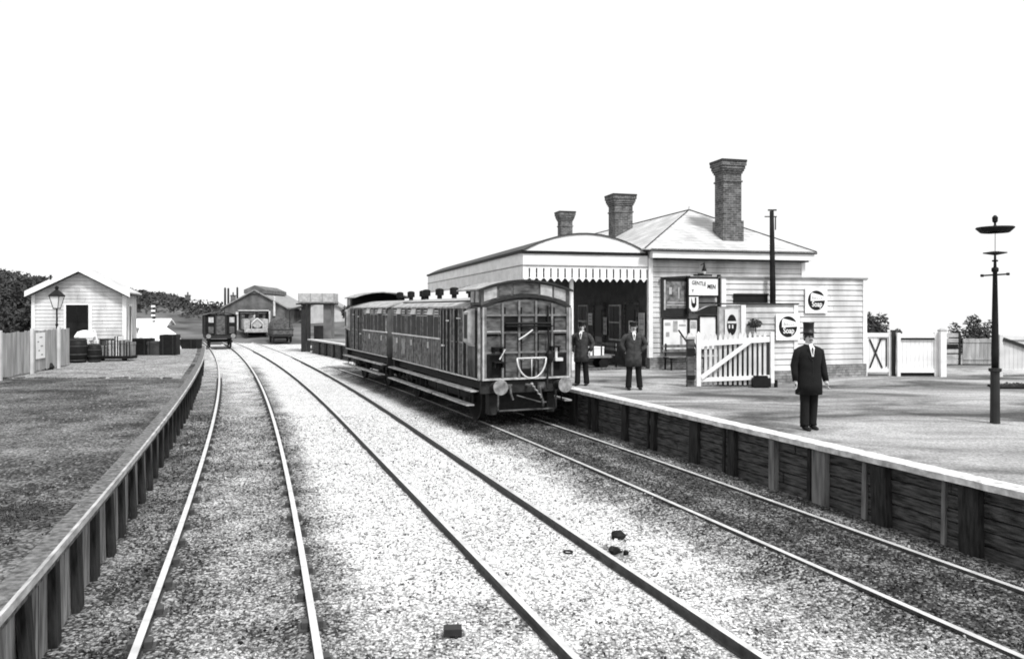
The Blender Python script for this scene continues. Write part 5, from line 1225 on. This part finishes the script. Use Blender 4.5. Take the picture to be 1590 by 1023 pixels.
# water tower
e = thing('water_tower', 'iron water tank on two square piers at the far end of the platform', 'water tower', (-15.0, 53.2, 0), .1)
e.location = (-15.1, 54.6, 0)
mb = MB(); mb.box(0, 2.5, 0, 2.2, 3.32, 4.02); tk = obj('tank', mb, M_coachlight, e)
mb = MB()
for x in (0, .82, 1.64, 2.46): mb.box(x, x + .05, -.03, 0, 3.32, 4.02)
mb.box(-.03, 2.53, -.04, 2.24, 3.38, 3.44); obj('ribs', mb, M_grey, tk)
mb = MB(); mb.box(-.15, 2.5, -.1, 2.3, 3.22, 3.31); obj('platform_beams', mb, M_black, e)
mb = MB(); mb.box(.18, .48, .1, 2.0, -.2, 3.21); mb.box(.62, .78, .1, .5, -.2, 3.21); obj('pier', mb, M_dark, e)
mb = MB(); mb.box(1.72, 2.25, .1, 2.0, -.2, 3.21); obj('pier', mb, M_far, e)
mb = MB(); mb.tube([(.3, -.1, 3.1), (-.35, -.5, 2.9), (-.55, -.5, 2.8)], .07, 8); mb.tube([(-.5, -.5, 2.85), (-.5, -.5, 1.6)], .04, 6); obj('spout', mb, M_dark, e)
mb = MB(); mb.box(.85, 1.65, 1.5, 1.9, .4, 1.7); obj('pump_housing', mb, M_far, e)
# white hut and slope right of the tower
e = thing('sloping_white_shed', 'white shed with a sloping side just right of the water tower', 'shed', (-13.3, 66, 0), 0)
mb = MB(); mb.prism([(.0, 0), (4.0, 0), (3.2, 1.6), (1.6, 3.0), (0.0, 3.2)], 0, 3); obj('walls', mb, M_pale, e)
mb = MB(); mb.prism([(-.1, 3.22), (1.62, 3.02), (3.3, 1.62), (3.4, 1.72), (1.68, 3.16), (-.1, 3.36)], -.1, 3.1); obj('roof', mb, M_pale, e)
mb = MB(); mb.box(1.9, 2.3, -.02, 0, 1.4, 1.8); obj('window', mb, M_dark, e)
# houses on the left skyline
def house(label, x, d, w_, dp, he, hr, rot, wm=M_far, rm=M_grey, nch=1, z=0.):
    e = thing('house', label, 'house', (x, d, z), rot)
    mb = MB(); mb.prismx([(0, 0), (dp, 0), (dp, he), (dp / 2, hr), (0, he)], 0, w_); obj('wall', mb, wm, e)
    mb = MB()
    mb.prismx([(-.3, he - .2), (dp / 2, hr + .0), (dp / 2, hr + .15), (-.3, he - .02)], -.2, w_ + .2); mb.prismx([(dp + .3, he - .2), (dp / 2, hr), (dp / 2, hr + .15), (dp + .3, he - .02)], -.2, w_ + .2); rf = obj('roof', mb, rm, e)
    for k in range(nch):
        cx = w_ * (.15 + .7 * k / max(1, nch - 1)) if nch > 1 else w_ * .5
        mb = MB(); mb.box(cx - .3, cx + .3, dp / 2 - .3, dp / 2 + .3, hr - .3, hr + 1.0); mb.box(cx - .36, cx + .36, dp / 2 - .36, dp / 2 + .36, hr + .85, hr + .95); mb.lathe([(.12, hr + 1), (.1, hr + 1.4)], (cx, dp / 2, 0), 8); obj('chimney', mb, M_brick, rf)
    for k in range(max(2, int(w_ / 2.5))):
        a = w_ * (k + .5) / max(2, int(w_ / 2.5)); mb = MB(); mb.box(a - .35, a + .35, -.05, 0, he * .35, he * .7); obj('window', mb, M_glass, e)
house('low pale roofed cottage left of the distant van', -47.5, 108, 9, 5, 2.3, 3.9, .1, M_farlight, M_slate, 2)
house('dark roofed cottage on the skyline above the distant van', -42.5, 118, 6, 5, 2.4, 4.1, .2, M_far, M_grey, 1)
house('small pale cottage between the van and the engine shed', -37.2, 105, 4.0, 5, 2.7, 4.0, .1, M_farlight, M_slate, 1)
house('low white outbuilding at the foot of the scrub left of the distant van', -37.5, 76, 3.2, 3, 1.1, 1.8, .1, M_pale, M_pale, 0)
for k, (px, d, h) in enumerate(((349.5, 82, 5.1), (354.5, 82, 5.05), (368.5, 84, 5.2), (239, 60, 3.4))):
    x = (px - 795) / FOC * d
    e = thing('signal_post', ['leftmost thin dark post beside the engine shed roof', 'thin dark post just right of the leftmost one by the engine shed', 'thin post rising above the left slope of the engine shed roof', 'striped post standing among the scrub right of the hut'][k], 'post', (x, d, 0), 0)
    mb = MB(); mb.lathe([(.14, -.2), (.1, h), (.03, h + .1)], (0, 0, 0), 6); obj('post', mb, M_dark, e)
    if k == 3:
        mb = MB()
        for q in range(4): mb.box(-.16, .16, -.14, -.11, 2.0 + q * .35, 2.15 + q * .35)
        obj('arms', mb, M_pale, e)
# hills
def hz(x, y):
    px = 795 + x / y * FOC
    sky_y = np.interp(px, [-400, 0, 45, 200, 262, 290, 345, 400, 560, 600], [405, 430, 437, 460, 466, 474, 482, 482, 483, 490])
    top = CAMH + (479 - sky_y) / FOC * y
    k = sm(58, 105, y)
    return max(-.39, -.39 + (top + .39) * k * (1 + .04 * math.sin(x * .31) + .03 * math.sin(x * .83 + y * .2)))
def hx0(d): return -180 * d / 100
def hx1(d): return -22 * d / 100
grid('hills', lambda d: -1.25 * d, lambda d: -.20 * d, [60 + 2.5 * i for i in range(60)], 90, 0, M_hill, None, hz)
# scrub: hillside foliage as stuff
mb = MB(); rr = random.Random(5)
for _ in range(900):
    d = rr.uniform(85, 150); px = rr.uniform(-60, 275) if rr.random() < .85 else rr.uniform(275, 345); x = (px - 795) / FOC * d; s = rr.uniform(.6, 1.7)
    leafmesh(mb, (x, d, hz(x, d) + s * .2), s, s, s * .5, 16, .28, rr, .6)
obj('hillside_scrub', mb, M_leaf, label='dark scrub and bushes covering the hillside behind the hut', cat='scrub', kind='stuff')
def bush(label, px, d, z0, wd, h, n=900, leaf=.09, name='tree', grp=None):
    x = (px - 795) / FOC * d; e = thing(name, label, 'tree', (x, d, z0), 0, grp); rr = random.Random(int(px * 10 + d))
    mb = MB(); mb.tube([(0, 0, -.3), (.02, 0, h * .5)], [.1 * h / 3, .05 * h / 3], 7)
    lobes = []
    for k in range(7):
        q = Vector((rr.uniform(-.7, .7) * wd / 2, rr.uniform(-.5, .5) * wd / 2, h * rr.uniform(.4, .82))); lobes.append(q); mb.tube([(0, 0, h * .25), q], [.04, .015], 5)
    obj('trunk', mb, M_dark, e)
    mb = MB()
    for q in lobes: leafmesh(mb, q, wd * rr.uniform(.18, .3), wd * .25, h * rr.uniform(.14, .24), n // 7, leaf, rr, .3)
    obj('crown', mb, M_leaf, e)
bush('dense dark tree at the far left behind the hut', -20, 48, 0, 5, 5.2, 2600, .13, grp='trees behind the left fence')
bush('dark tree rising directly left of the hut roof', 25, 46, 0, 3.6, 4.9, 2600, .13, grp='trees behind the left fence')
bush('low dark bush between the fence and the hut wall', 45, 44, 0, 3, 3.4, 1800, .13, grp='trees behind the left fence')
bush('dark tree just left of the train roof beyond the water tower', 545, 62, 0, 3.4, 4.1, 2200, .13, grp='trees beyond the train')
bush('dark tree above the far carriage roof', 572, 60, 0, 3.0, 3.9, 2000, .13, grp='trees beyond the train')
bush('small dark tree beyond the train, partly behind the canopy', 610, 64, 0, 3.2, 3.6, 1600, .13, grp='trees beyond the train')
bush('dark shrub behind the white crossed brace gate', 1362, 33, PZ - .9, 1.3, 2.85, 1500, .09, grp='shrubs beyond the right fences')
bush('low dark shrub trailing right above the boarded gate', 1390, 33, PZ - .9, 1.0, 2.4, 900, .08, grp='shrubs beyond the right fences')
bush('dark shrub above the slatted fence panel beyond the gateway', 1478, 36, PZ - .9, 1.0, 2.3, 900, .09, grp='shrubs beyond the right fences')
bush('tallest dark shrub above the far board fence', 1508, 36, PZ - .9, 1.2, 2.75, 1400, .09, grp='shrubs beyond the right fences')
bush('dark shrub above the far board fence close to the lamp post', 1528, 36, PZ - .9, 1.0, 2.5, 1000, .09, grp='shrubs beyond the right fences')
